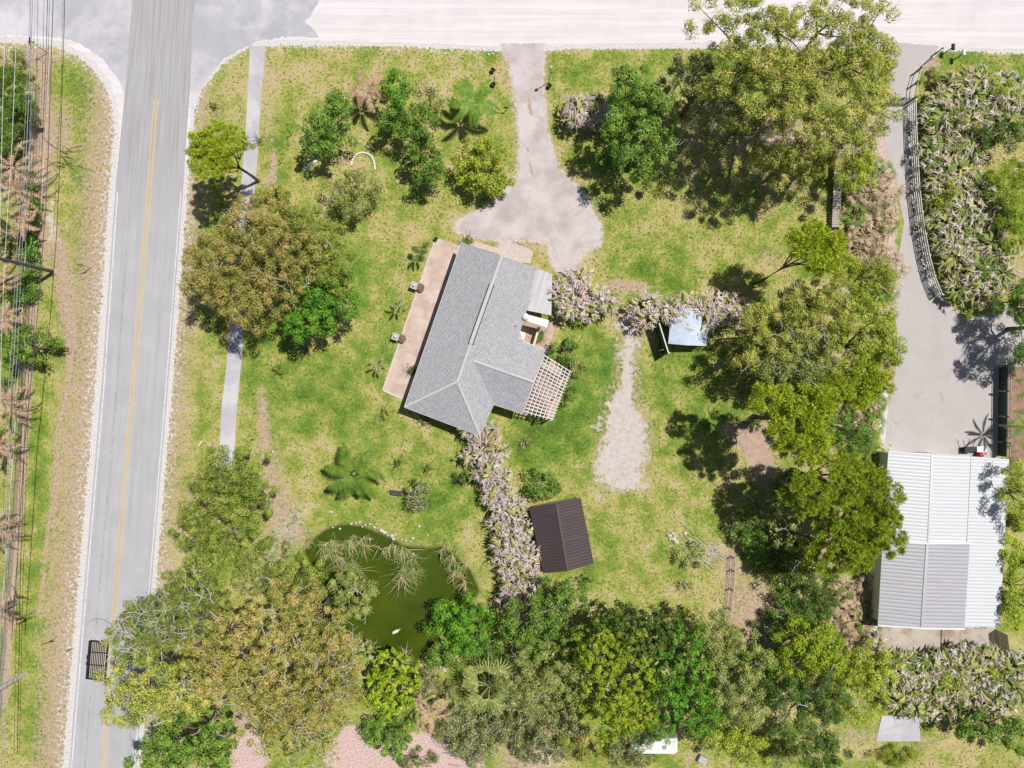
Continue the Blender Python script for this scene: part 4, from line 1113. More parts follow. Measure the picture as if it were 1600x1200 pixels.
bed(PB, [(1456, 150), (1480, 118), (1600, 112), (1610, 190), (1540, 200), (1530, 250), (1560, 320), (1588, 400), (1578, 450), (1530, 470), (1505, 462), (1478, 410), (1464, 330), (1454, 260)], 2.5, 21, LE, 'plants of the bed beside the white rail fence', 5)
LF = 'giant leafed plant, half green half bleached, in the bed south of the barn slab'
bed(PB, [(1385, 1025), (1470, 1022), (1610, 1015), (1610, 1090), (1560, 1115), (1470, 1120), (1410, 1110), (1385, 1070)], 2.3, 21, LF, 'plants of the bed south of the barn', 6)
dup(PB[1], (*W(690, 1038, 2)[:2], 0), 1, .8, 'giant leafed plant with bleached tips alone at the south tip of the pond', None)
dup(PB[2], (*W(570, 1020, 2)[:2], 0), 2, .7, 'giant leafed plant with pinkish tips between pond and rust crowned oaks', None)
dup(PA[2], (*W(1375, 1000, 2)[:2], 0), 2, .9, 'giant leafed plant with bleached tips at the west end of the barn slab', None)


# ------------------------------------------------------------------ palms
def pinnate(mb_data, r, root, az, L, rise, droop, leaflet, w, n=20, twist=0.0, V_angle=.25):
    V, N = [], 0
    pts = []
    for k in range(n + 1):
        q = k / n
        a = az + twist * q * q
        pts.append(np.array([root[0] + math.cos(a) * L * q * (1 - .12 * q), root[1] + math.sin(a) * L * q * (1 - .12 * q), root[2] + rise * q - droop * q * q]))
    for k in range(2, n + 1):
        p = pts[k]; d = unit(pts[k] - pts[k - 1]); side = unit(np.cross(d, [0, 0, 1])); q = k / n
        ll = leaflet * (math.sin(math.pi * min(1, .15 + .82 * q)) + .15)
        for s_ in (-1, 1):
            e = p + (side * s_ * .85 + d * .55) * ll * r.uniform(.85, 1.1) + np.array([0, 0, (-.25 + V_angle) * ll + r.uniform(-.05, .05)])
            V += [p - d * w / 2, p + d * w / 2, e + d * w * .1, e - d * w * .1]
    for k in range(n):
        a_, b_ = pts[k], pts[k + 1]
        side = unit(np.cross(unit(b_ - a_), [0, 0, 1])) * .025
        V += [a_ - side, a_ + side, b_ + side, b_ - side]
    mb_data.append(np.array(V))


def palm(name, label, px, py, H, R, nf, mat, seed, droop=.6, trunk=.13, leaflet=.45, w=.07, loc=None, dead=0, group=None, rise=.6, twist=.5, azs=None, leanto=None):
    r = np.random.default_rng(seed)
    if loc is None: c = W(px, py, H); b = (c[0], c[1], 0)
    else: b = loc
    root = thing(name, label, 'palm', b, group)
    data = []; ddata = []
    for k in range(nf):
        az = (2 * math.pi * k / nf + r.uniform(-.25, .25)) if azs is None else azs[k]
        pinnate(data, r, (math.cos(az) * .08, math.sin(az) * .08, H), az, R * r.uniform(.82, 1.1), rise * r.uniform(.6, 1.4), droop * R * r.uniform(.5, 1.2), leaflet, w, 22, r.uniform(-twist, twist))
    V = np.concatenate(data); V[:, 2] = np.maximum(V[:, 2], .03)
    link("fronds", arr_mesh("fronds", V, np.arange(len(V)).reshape(-1, 4), M[mat]), root)
    if dead:
        for k in range(dead):
            az = r.uniform(0, 6.28)
            pinnate(ddata, r, (math.cos(az) * .08, math.sin(az) * .08, H - .15), az, R * r.uniform(.6, .9), 0, R * .8, leaflet * .6, w * .7, 16, r.uniform(-.8, .8))
        V = np.concatenate(ddata); V[:, 2] = np.maximum(V[:, 2], .03)
        link("dead_fronds", arr_mesh("dead_fronds", V, np.arange(len(V)).reshape(-1, 4), M['frond_brown']), root)
    mb = MB(); mb.tube([(b[0], b[1], -.05), (b[0], b[1], H * .5), (b[0], b[1], H)], [trunk * 1.25, trunk, trunk * .9], 8)
    mb.build("trunk", M['greybark'], root)
    return root


palm('palm_tree', 'palm with brown drooping fronds in the northwest lawn', 575, 142, 3.2, 2.3, 9, 'frond_brown', 11, droop=.38, leaflet=.42, w=.12)
palm('palm_tree', 'green palm with dark shadow near the driveway in the northwest lawn', 738, 158, 3.6, 2.8, 12, 'palm', 12, droop=.42, dead=2, w=.16)
palm('palm_tree', 'green feathery palm on the lawn north of the pond', 553, 740, 3.2, 3.2, 10, 'palm', 13, droop=.36, leaflet=.7, w=.19, dead=1)
palm('palm_sapling', 'small palm beside the north end of the patio', 655, 397, 1.6, 1.0, 7, 'dark', 14, droop=.5, leaflet=.22, w=.06, trunk=.06)
palm('palm_sapling', 'small palm between the two stone boxes by the patio', 624, 478, 1.7, 1.1, 6, 'scrub', 15, droop=.5, leaflet=.2, w=.05, trunk=.06, dead=2)
palm('palm_sapling', 'small palm beside the south end of the patio', 592, 570, 1.6, 1.0, 6, 'scrub', 16, droop=.5, leaflet=.2, w=.05, trunk=.06, dead=2)
palm('palm_tree', 'stiff leaved palm behind the green screened fence by the barn', 1604, 668, 4.0, 2.3, 12, 'palm', 17, droop=.35, leaflet=.22, w=.10, twist=.2)
for i, (x, y, H_, R_, lab) in enumerate([(20, 262, 4.0, 3.6, 'brown fronded palm at the left edge below the top corner tree'), (-4, 335, 4.2, 3.2, 'palm with yellowing fronds at the left edge above the dark pole'),
                                         (8, 628, 3.2, 2.8, 'brown curled palm over the soil strip at the left edge'), (-8, 700, 3.2, 2.7, 'dead looking palm at the left edge below the curled one'),
                                         (-12, 828, 3.4, 2.7, 'sparse brown palm at the left edge level with the cedar'), (-10, 958, 3.6, 2.9, 'brown palm at the left edge above the pale concrete pole'),
                                         (-10, 430, 3.6, 3.0, 'dry palm at the left edge below the dark pole'), (14, 300, 3.4, 3.2, 'reddish dry palm right below the brown fronded palm at the left edge'), (30, 345, 3.0, 2.2, 'short dry palm beside the vines on the wire fence'), (2, 500, 3.2, 2.4, 'dry palm behind the light green tree at the left edge')]):
    palm('palm_tree', lab, x, y, H_, R_, 10, 'frond_brown' if i != 1 else 'fan', 30 + i, droop=.55, leaflet=.34, w=.11, dead=4, twist=.9)
palm('dead_palm', 'reddish dead palm with splayed fronds left of the fan palm', 672, 1115, 3.4, 2.5, 11, 'frond_brown', 41, droop=.4, leaflet=.25, w=.10, twist=.9)


def fan_palm(name, label, px, py, H, R, nf, mat, seed, proto=False, group=None, cat='palm', dead=0, ray=11, w=.10):
    r = np.random.default_rng(seed)
    c = (0, 0, 0) if proto else W(px, py, H)
    root = thing(name, label, cat, (c[0], c[1], 0), group)
    VV = []; DD = []
    for k in range(nf + dead):
        az = 2 * math.pi * k / nf * 1.0 + r.uniform(-.3, .3) if k < nf else r.uniform(0, 6.28)
        dist = R * r.uniform(.35, .62); hz = H + r.uniform(-.25, .25) - (0 if k < nf else .3)
        hub = np.array([math.cos(az) * dist, math.sin(az) * dist, hz])
        spread = 2.2
        for m in range(ray):
            a = az + (m / (ray - 1) - .5) * spread * 1.1
            L = R * .55 * (1 - .35 * abs(m / (ray - 1) - .5)) * r.uniform(.85, 1.1)
            d = np.array([math.cos(a), math.sin(a), .12]); s_ = np.array([-math.sin(a), math.cos(a), 0]) * w / 2
            mid = hub + d * L * .55; e = hub + d * L - np.array([0, 0, L * .3])
            (VV if k < nf else DD).extend([hub - s_ * .3, hub + s_ * .3, mid + s_, mid - s_, mid - s_, mid + s_, e + s_ * .15, e - s_ * .15])
        s_ = np.array([-math.sin(az), math.cos(az), 0]) * .03
        o_ = np.array([0, 0, H - .2])
        (VV if k < nf else DD).extend([o_ - s_, o_ + s_, hub + s_, hub - s_])
    V = np.array(VV); V[:, 2] = np.maximum(V[:, 2], .04)
    link("fronds", arr_mesh("fronds", V, np.arange(len(V)).reshape(-1, 4), M[mat]), root)
    if DD:
        V = np.array(DD); V[:, 2] = np.maximum(V[:, 2], .04)
        link("dead_fronds", arr_mesh("dead_fronds", V, np.arange(len(V)).reshape(-1, 4), M['frond_brown']), root)
    mb = MB(); mb.tube([(c[0], c[1], -.05), (c[0], c[1], H * .5), (c[0], c[1], H - .1)], [.14, .12, .1], 8)
    mb.build("trunk", M['bark'], root)
    return root


fan_palm('fan_palm', 'yellow green fan palm in the southern grove right of the dead palm', 765, 1072, 4.2, 2.9, 17, 'fan', 60, ray=9, w=.13)
PP = [fan_palm('palmetto', 'x', 0, 0, h, rr, nf_, 'palmetto', 70 + i, proto=True, cat='palmetto', dead=d_, ray=11, w=.06) for i, (h, rr, nf_, d_) in enumerate([(1.2, 1.3, 9, 3), (.9, 1.1, 8, 4), (1.5, 1.5, 10, 2), (1.1, 1.2, 9, 0)])]
PG = [fan_palm('palmetto', 'x', 0, 0, h, rr, nf_, 'palm', 90 + i, proto=True, cat='palmetto', dead=1, ray=11, w=.06) for i, (h, rr, nf_) in enumerate([(1.3, 1.4, 10), (1.1, 1.2, 9)])]
rr_ = np.random.default_rng(9)
def palmettos(poly, sp, label, group, green=.15):
    for x, y in scatter(rr_, poly, sp):
        p = PG[rr_.integers(2)] if rr_.random() < green else PP[rr_.integers(4)]
        b = W(x, y, 1.0)
        dup(p, (b[0], b[1], 0), rr_.uniform(0, 6.28), rr_.uniform(.75, 1.25), label, group)
palmettos([(1330, 255), (1385, 250), (1395, 330), (1392, 430), (1345, 430), (1325, 350)], 20, 'dry pinkish palmetto along the fenced part of the concrete drive', 'palmettos along the fenced drive', .22)
palmettos([(1345, 590), (1385, 590), (1382, 720), (1340, 735), (1325, 650)], 22, 'greener palmetto between the belt trees and the barn front', 'palmettos near the barn front', .7)
palmettos([(1300, 915), (1360, 900), (1375, 990), (1370, 1030), (1300, 1025), (1290, 960)], 19, 'dry pinkish palmetto west of the barn slab', 'palmettos west of the barn', .2)
palmettos([(1360, 440), (1395, 440), (1395, 480), (1360, 480)], 18, 'dry palmetto under the olive crown at the drive edge', 'palmettos at the drive edge', .3)

# ------------------------------------------------------------------ reeds, spiky plants, brush
def spray(name, label, cat, c, n, L, w, mat, seed, H0=.3, rise=.8, droop=.9, main=None, spread=6.28, group=None, curl=.5, foot=.12, alt=None):
    r = np.random.default_rng(seed)
    root = thing(name, label, cat, c, group)
    def grow(n, mat_, nm):
        nr = max(3, n // 9); rt = r.normal(size=(nr, 2)) * foot; ra = r.uniform(-.7, .7, nr); k = r.integers(0, nr, n)
        az = r.uniform(0, 6.283, n) if main is None else main + ra[k] + r.normal(size=n) * spread
        roots = np.stack([rt[k, 0] + r.normal(size=n) * .05, rt[k, 1] + r.normal(size=n) * .05, np.full(n, H0) * r.uniform(.2, 1, n)], -1)
        V, F = ribbons(r, roots, az, L * r.uniform(.2, 1.1, n), w * r.uniform(.6, 1.3, n), rise * r.uniform(.2, 1.5, n), droop * r.uniform(.6, 1.3, n), 4, curl=r.uniform(-curl, curl, n) * 1.8, taper=.6)
        V[:, 2] = np.maximum(V[:, 2], -.24 - c[2] + r.uniform(0, .03, len(V)))
        link(nm, arr_mesh(nm, V, F, M[mat_]), root)
    grow(n, mat, "blades")
    if alt: grow(n // 2, alt, "green_blades")
    mb = MB(); mb.tube([(c[0], c[1], c[2] - .1), (c[0], c[1], c[2] + H0)], [.12, .06], 6); mb.build("root_clump", M['bark'], root)
    return root


for i, (x, y, n_, L_, mn, sp_, lab) in enumerate([
        (518, 850, 90, 2.6, -1.4, .8, 'leftmost tall clump of bent reeds by the pond bank'), (552, 845, 70, 2.4, -1.6, .7, 'pinkish bent reeds at the pond bank right of the leftmost clump'),
        (545, 885, 80, 2.8, -1.2, .8, 'yellowish reeds in the pond between bank and willow'), (574, 848, 22, 1.2, -1.3, .8, 'small tuft of dry reeds in the shaded corner of the pond'),
        (597, 856, 30, 1.9, -1.3, .9, 'little star of dry reeds near the white rocks'), (632, 868, 60, 2.4, -1.5, .7, 'brown headed reeds at the root of the large green clump'),
        (635, 890, 110, 3.0, -1.2, .8, 'large grey green clump of reeds hanging into the pond'), (700, 862, 50, 2.4, -1.2, .6, 'dry reeds at the northeast corner of the pond'),
        (715, 880, 46, 2.2, -2.0, .7, 'pale bent reeds at the east bank beside the hedge'), (728, 900, 34, 1.8, -2.4, .8, 'low pale reeds at the southeast bank of the pond'),
        (480, 850, 26, 1.3, -.6, .9, 'short reeds on the west tip of the pond'), (640, 1025, 26, 1.6, 1.4, .8, 'short pinkish reeds at the south tip of the pond'), (575, 1010, 20, 1.3, .8, .9, 'pink tinted reed tuft on the south shore')]):
    spray('reed_clump', lab, 'reeds', G(x, y, -.15), int(n_ * 1.3), L_, .06, 'reed', 200 + i, .5, .9, .9, mn, sp_, foot=.1 + L_ * .17, alt='palm' if L_ > 2 else None)
r = np.random.default_rng(44)
SPK = spray('spiky_plant', 'spiky grey green plant on the sandy bank left of the pond', 'plant', (0, 0, 0), 30, .8, .06, 'agave', 300, .1, .5, .35, group='spiky plants left of the pond', curl=.3)
SP2 = [(440, 790), (455, 800), (465, 815), (430, 835), (445, 850), (425, 860), (440, 870), (455, 840), (462, 790), (418, 880), (432, 895), (410, 850), (450, 825), (470, 800), (405, 905), (425, 915), (395, 890), (385, 915), (445, 815)]
for i, (x, y) in enumerate(SP2):
    if i == 0: SPK.location = G(x, y)
    else: dup(SPK, G(x, y), r.uniform(0, 6), r.uniform(.7, 1.5), SPK["label"], SPK["group"])


def brush(name, label, x, y, n, spread, L, mat, seed):
    r = np.random.default_rng(seed); mb = MB(); c = G(x, y)
    for _ in range(n):
        a = r.uniform(0, 6.28); d = abs(r.normal()) * spread
        p = Vector((c[0] + math.cos(a) * d, c[1] + math.sin(a) * d, r.uniform(.03, .25)))
        b = r.uniform(-.9, .3) + (math.pi if r.random() < .5 else 0); l = L * r.uniform(.4, 1.1)
        q = p + Vector((math.cos(b) * l / 2, math.sin(b) * l / 2, r.uniform(0, .15))); e = q + Vector((math.cos(b + r.uniform(-.5, .5)) * l / 2, math.sin(b + r.uniform(-.5, .5)) * l / 2, r.uniform(-.1, .1)))
        mb.tube([p, q, (e.x, e.y, max(.03, e.z))], [.03, .022, .01], 4)
    return tag(mb.build(name, M[mat], origin=c), label, 'brush')
brush('brush_heap', 'heap of dry cut branches on the lawn beside the stones', 1100, 862, 90, .9, 2.2, 'palebark', 1)
brush('brush_heap', 'grey dead branches lying at the foot of the roadside oak', 275, 900, 60, 1.6, 2.2, 'palebark', 2)
brush('brush_heap', 'bare grey sticks on the pink litter left of the thicket at the bottom', 715, 1165, 90, 1.5, 2.0, 'greybark', 3)
brush('brush_heap', 'dry sticks along the sandy bank left of the pond', 445, 830, 40, 1.4, 1.4, 'palebark', 4)
brush('fallen_branch', 'bare crooked branches on the left verge beside the soil strip', 108, 240, 14, 1.3, 2.0, 'bark', 5)

for o in PA + PB + PP + PG:      # source plants move into place like the copies
    pass
spots = {0: (W(736, 672, 2), LA, 'plants of the long bleached hedge'), 1: (W(752, 668, 2), LA, 'plants of the long bleached hedge'), 2: (W(888, 436, 2), LB, 'plants of the clump beside the porch'),
         3: (W(1016, 470, 2), LC, 'plants of the row before the metal shed'), 4: (W(896, 186, 2), LD, 'plants of the clump near the driveway entrance')}
for i, o in enumerate(PA):
    o.location = (spots[i][0][0], spots[i][0][1], 0); o["label"] = spots[i][1]; o["group"] = spots[i][2]
for i, o in enumerate(PB):
    p = W([1466, 1500, 1590, 1420, 1520][i], [250, 300, 150, 1050, 1070][i], 2); o.location = (p[0], p[1], 0)
    o["label"] = LE if i < 3 else LF; o["group"] = 'plants of the bed beside the white rail fence' if i < 3 else 'plants of the bed south of the barn'
for i, o in enumerate(PP + PG):
    p = W([1350, 1365, 1340, 1355, 1378, 1370][i], [300, 350, 390, 410, 270, 320][i], 1); o.location = (p[0], p[1], 0)
    o["label"] = 'dry pinkish palmetto along the fenced part of the concrete drive'; o["group"] = 'palmettos along the fenced drive'


# ------------------------------------------------------------------ house
def vec(p): return Vector(p)


def roof_plane(name, pts, mat, parent, eave_dir=None, t=.12):
    """planar roof face with thickness; u runs along the first edge, v up the slope"""
    P3 = [Vector(p) for p in pts]
    n = (P3[1] - P3[0]).cross(P3[2] - P3[0])
    for k in range(3, len(P3)):
        if n.length < 1e-6: n = (P3[1] - P3[0]).cross(P3[k] - P3[0])
    n.normalize()
    if n.z < 0: n = -n
    u = (Vector(eave_dir) if eave_dir else (P3[1] - P3[0])).normalized(); v = n.cross(u).normalized()
    off = root_loc(parent)
    V = [p - off for p in P3]; m = len(V)
    V += [p - off - Vector((0, 0, t)) for p in P3]
    F = [tuple(range(m)), tuple(range(m, 2 * m))[::-1]] + [((i + 1) % m, i, i + m, (i + 1) % m + m) for i in range(m)]
    me = bpy.data.meshes.new(name); me.from_pydata([tuple(q) for q in V], [], F)
    ul = me.uv_layers.new(name="UVMap")
    for poly in me.polygons:
        for li in poly.loop_indices:
            q = Vector(V[me.loops[li].vertex_index]) + off
            ul.data[li].uv = (q.dot(u), q.dot(v))
    me.materials.append(mat); me.update()
    import bmesh
    bm = bmesh.new(); bm.from_mesh(me); bmesh.ops.recalc_face_normals(bm, faces=bm.faces); bm.to_mesh(me); bm.free()
    return link(name, me, parent)


EH = 2.65; RH = 4.12; WH = 3.84
hx, hy, _ = W(735, 530, 2.6)
house = thing('house', 'single storey house with grey shingled hip and gable roof in the middle of the lawn', 'house', (hx, hy, 0))
A = W(721.3, 378.1, EH); D_ = W(632, 636, EH); SE = W(750.5, 681, EH)
Rn = W(784, 400.3, RH); Rs = W(714.7, 596, RH)
E0 = W(843, 420.5, EH); Ew = W(809, 530, EH); Es = W(772, 632, EH)
W0 = W(740.5, 564, WH + .03); W1 = W(834.5, 597, WH); WN = W(852, 547, EH); WS = W(816, 646, EH)
rA = roof_plane('west_roof', [D_, A, Rn, Rs], M['shingle'], house)
rB = roof_plane('east_roof', [Es, SE, Rs, Rn, E0, Ew, (W0[0], W0[1], W0[2] - .0)], M['shingle'], house, eave_dir=tuple(Vector(E0) - Vector(Ew)))
rC = roof_plane('hip_roof', [SE, D_, Rs], M['shingle'], house)
rD = roof_plane('wing_north_roof', [Ew, WN, W1, (W0[0], W0[1], W0[2] + .02)], M['shingle'], house, eave_dir=tuple(Vector(WN) - Vector(Ew)))
rE = roof_plane('wing_south_roof', [WS, Es, (W0[0], W0[1], W0[2] + .02), W1], M['shingle'], house, eave_dir=tuple(Vector(Es) - Vector(WS)))
# ridge caps, hips, valleys
def cap(name, a, b, w, mat, lift=.03, parent=None, h=.05):
    mb = MB(); mb.beam((a[0], a[1], a[2] + lift), (b[0], b[1], b[2] + lift), w, h)
    return mb.build(name, M[mat], parent or house)
cap('ridge_cap', Rn, Rs, .26, 'ridge'); cap('hip_cap', Rs, D_, .22, 'ridge'); cap('hip_cap', Rs, SE, .22, 'ridge'); cap('ridge_cap', W0, W1, .22, 'ridge', .04)
rv0 = Vector(Rn) + (Vector(Rs) - Vector(Rn)) * .22; rv1 = Vector(Rn) + (Vector(Rs) - Vector(Rn)) * .70
cap('ridge_vent', rv0, rv1, .50, 'black', .02, h=.09); cap('vent_cover', rv0, rv1, .34, 'ridge', .11, h=.06)
# porch roof, pale metal sheets
X0 = W(837, 419.2, EH + .12); X1 = W(862.7, 428, EH - .25); X2 = W(861.5, 493, EH - .35); X3 = W(823.5, 485, EH + .02)
roof_plane('porch_roof', [X1, X2, X3, X0], M['porch_roof'], house, eave_dir=tuple(Vector(X0) - Vector(X1)), t=.06)
mb = MB(); mb.slab([W(823, 491, 2.72), W(858, 500.5, 2.66), W(854.5, 512, 2.66), W(821, 500.5, 2.72)], .10)
aw = mb.build('awning', M['white'], house)
mb = MB(); mb.lathe(W(821, 495, 2.78), [(.34, 0), (.36, .06), (.30, .20), (.12, .30), (.02, .33)], 14)
mb.build('roof_fan_cowl', M['white'], house, smooth=True)
mb = MB(); mb.tube([W(768, 510, 3.2), W(768, 510, 3.75)], [.06, .06], 8); mb.build('vent_pipe', M['white'], house)
mb = MB(); mb.tube([W(807, 508, 2.9), W(807, 508, 3.4)], [.05, .05], 8); mb.build('vent_pipe', M['metal'], house)
mb = MB(); mb.tube([W(760, 594, 3.0), W(760, 594, 3.5)], [.05, .05], 8); mb.build('vent_pipe', M['white'], house)
# gutters along the eaves
for a, b in ((A, D_), (D_, SE), (Es, WS), (Ew, WN)):
    mb = MB(); mb.beam((a[0], a[1], a[2] - .09), (b[0], b[1], b[2] - .09), .09, .12); mb.build('gutter', M['white'], house)
# walls
def inset(poly, d):
    c = Vector((sum(p[0] for p in poly) / len(poly), sum(p[1] for p in poly) / len(poly)))
    n = len(poly); out = []
    area = sum(poly[i][0] * poly[(i + 1) % n][1] - poly[(i + 1) % n][0] * poly[i][1] for i in range(n))
    s_ = 1 if area > 0 else -1
    for i in range(n):
        p0 = Vector(poly[i - 1][:2]); p1 = Vector(poly[i][:2]); p2 = Vector(poly[(i + 1) % n][:2])
        d1 = (p1 - p0).normalized(); d2 = (p2 - p1).normalized()
        n1 = Vector((-d1.y, d1.x)) * s_; n2 = Vector((-d2.y, d2.x)) * s_
        m = (n1 + n2); m = m / max(.2, m.dot(n1))
        out.append(tuple(p1 + m * d))
    return out
wall_poly = [A, D_, SE, Es, WS, WN, Ew, W(822, 487, EH), W(836, 419, EH)]
ip = inset([p[:2] for p in wall_poly], .45)
mb = MB(); mb.prism(ip, 0, 2.45); walls = mb.build('wall', M['offwhite'], house)
for (a, b, c) in ((A, E0, Rn), (WS, WN, W1)):
    q = (Vector(a) + Vector(b)) / 2; inn = (Vector((hx, hy, 0)) - q); inn.z = 0; inn.normalize()
    k = .5
    pts = [Vector(a) + inn * k, Vector(b) + inn * k, Vector(c) + inn * k]
    pts = [(p.x, p.y, p.z - .16) for p in pts]
    mb = MB(); nrm = inn * .12
    mb.add(pts + [(p[0] + nrm.x, p[1] + nrm.y, p[2]) for p in pts], [(0, 1, 2), (5, 4, 3), (0, 3, 4, 1), (1, 4, 5, 2), (2, 5, 3, 0)])
    mb.build('gable_wall', M['offwhite'], house)
# windows and doors on the outer faces
def opening(name, a, b, q, w, z0, z1, mat, frame=True):
    a = Vector(a); b = Vector(b); d = (b - a).normalized(); p = a + (b - a) * q
    n_ = Vector((d.y, -d.x)); c = Vector((hx, hy))
    if (p + n_ - c).length < (p - c).length: n_ = -n_
    p0 = p - d * w / 2; p1 = p + d * w / 2
    f = None
    if frame:
        mb = MB(); o_ = n_ * .03
        for (s0, s1, za, zb) in ((p0, p1, z0 - .04, z0 - .04), (p0, p1, z1 + .04, z1 + .04)):
            mb.beam((s0.x + o_.x, s0.y + o_.y, za), (s1.x + o_.x, s1.y + o_.y, zb), .10, .08)
        for s0 in (p0, p1): mb.beam((s0.x + o_.x, s0.y + o_.y, z0), (s0.x + o_.x, s0.y + o_.y, z1), .10, .08)
        f = mb.build(name, M['white'], house)
    mb = MB(); o_ = n_ * .012
    mb.beam((p0.x + o_.x, p0.y + o_.y, (z0 + z1) / 2), (p1.x + o_.x, p1.y + o_.y, (z0 + z1) / 2), .04, z1 - z0 - .002)
    mb.build('pane' if f else name, mat, f or house)
for q in (.15, .38, .85): opening('window', ip[0], ip[1], q, 1.6, .9, 2.1, M['glass'])
opening('door', ip[0], ip[1], .60, 1.8, .05, 2.1, M['glass'])
for q in (.3, .7): opening('window', ip[1], ip[2], q, 1.2, .9, 2.1, M['glass'])
opening('window', ip[3], ip[4], .5, 1.2, .9, 2.1, M['glass'])
opening('door', ip[4], ip[5], .5, 1.8, .05, 2.1, M['glass'])

# courtyard
tagc = sheet("courtyard_floor", [(818, 496), (866, 508), (862, 540), (850, 552), (808, 534)], .012, M['litter'])
sheet("garden_path", [(860, 505), (869, 507), (856, 552), (847, 550)], .03, M['pinkpatio'])
sheet("patio", [(681, 372), (720, 384), (760, 400), (690, 628), (629, 623), (598, 610)], .05, M['pinkpatio'], .5, 8)
mb = MB()
kp = [(681, 371.5), (598, 610), (629, 623.5)]
for a, b in zip(kp, kp[1:]): mb.beam(G(a[0], a[1], .04), G(b[0], b[1], .04), .14, .12)
tag(mb.build("patio_kerb", M['offwhite']), kind="structure")
sheet("porch_pad", ragged([(781, 375), (790, 376), (831, 390), (833, 396), (829, 412), (800, 410), (775, 396)], .6, 6), .06, M['paver'])
sheet("walk_strip", [(742, 377), (778, 388), (776, 396), (735, 384)], .04, M['paver'])
sheet("pergola_floor", [(850, 554), (892, 580), (862, 658), (812, 648)], .04, surf("shade_toned_pink_paving", (.44, .33, .29), .25, 1.5), .8, 5)  # pink paving, its colour darkened to carry the shade under the lattice
wc = thing('garden_wall', 'low pale wall with timber cap enclosing the small courtyard', 'wall', G(845, 525))
mb = MB(); mb.beam(G(842, 512, .5), G(832, 545, .5), .12, 1.0); mb.build('wall_body', M['offwhite'], wc)
mb = MB(); mb.beam(G(842, 512, 1.03), G(832, 545, 1.03), .22, .06); mb.build('wall_cap', M['wood_pale'], wc)
ac = thing('air_conditioner', 'round fan air conditioning unit in the courtyard corner', 'air conditioner', G(816, 524))
c = W(814.5, 524, .8)
mb = MB(); mb.box((c[0], c[1], .42), (.75, .75, .84), rz=-.33); mb.build('casing', M['white'], ac)
mb = MB(); mb.lathe((c[0], c[1], .845), [(.30, 0), (.30, .02), (.05, .035)], 16); mb.build('fan_grille', M['metal'], ac)

# pergola
pg = thing('pergola', 'pale timber lattice pergola on the east side of the house wing', 'pergola', G(852, 610))
PC = [(851, 553), (891, 579), (861, 657), (817, 646)]
def lerp(a, b, q): return (a[0] + (b[0] - a[0]) * q, a[1] + (b[1] - a[1]) * q)
for k in range(8):
    q = k / 7
    a = lerp(PC[0], PC[1], q); b = lerp(PC[3], PC[2], q)
    mb = MB(); mb.beam(W(a[0], a[1], 2.42), W(b[0], b[1], 2.42), .075, .14); mb.build('rafter', M['pergola'], pg)
for k in range(17):
    q = (k + .4) / 17
    a = lerp(PC[0], PC[3], q); b = lerp(PC[1], PC[2], q)
    mb = MB(); mb.beam(W(a[0], a[1], 2.53), W(b[0] + 3, b[1] + 1, 2.53), .085, .05); mb.build('slat', M['pergola'], pg)
for q in (.02, .5, .98):
    a = lerp(PC[1], PC[2], q); p = W(a[0], a[1], 2.35)
    mb = MB(); mb.box((p[0], p[1], 1.17), (.12, .12, 2.34)); mb.build('post', M['pergola'], pg)

# stone boxes and round tubs on the patio edge
def stonebox(px, py, lab1, lab2):
    c = W(px, py, .8); rz = -.35
    o = thing('stone_pedestal', lab1, 'pedestal', (c[0], c[1], 0))
    mb = MB(); mb.box((c[0], c[1], .40), (.62, .62, .80), rz=rz); mb.box((c[0], c[1], .83), (.72, .72, .06), rz=rz); mb.build('stone_block', M['greystone'], o)
    mb = MB(); mb.lathe((c[0], c[1], .86), [(.10, 0), (.13, .08), (.15, .16), (.08, .24), (.02, .26)], 12); mb.build('globe', M['white'], o, smooth=True)
    c2 = W(px + 10, py + 3, .6)
    o2 = thing('planter', lab2, 'planter', (c2[0], c2[1], 0))
    mb = MB(); mb.lathe((c2[0], c2[1], 0), [(.28, 0), (.36, .2), (.42, .5), (.36, .5), (.34, .42), (.05, .42)], 14); mb.build('tub', M['terracotta'], o2)
    r = np.random.default_rng(int(px)); n = 220
    C = np.stack([r.normal(size=n) * .18, r.normal(size=n) * .18, .52 + np.abs(r.normal(size=n)) * .12], -1)
    V = leaf_quads(C, unit(r.normal(size=(n, 3)) + [0, 0, 1]), unit(r.normal(size=(n, 3))), np.full(n, .14), np.full(n, .06))
    link('dry_plant', arr_mesh('dry_plant', V, np.arange(4 * n).reshape(-1, 4), M['frond_brown']), o2)
stonebox(647, 446, 'grey stone pedestal with white globe at the patio edge, the northern one', 'brown tub with dry plant beside the northern stone pedestal')
stonebox(618, 526, 'grey stone pedestal with white globe at the patio edge, the southern one', 'brown tub with dry plant beside the southern stone pedestal')
c = W(681, 373, .5); mb = MB(); mb.lathe((c[0], c[1], .05), [(.12, 0), (.18, .3), (.2, .42), (.15, .42), (.13, .3)], 12)
tag(mb.build('flower_pot', M['black'], origin=(c[0], c[1], 0)), 'small dark pot on the northwest corner of the patio', 'pot')

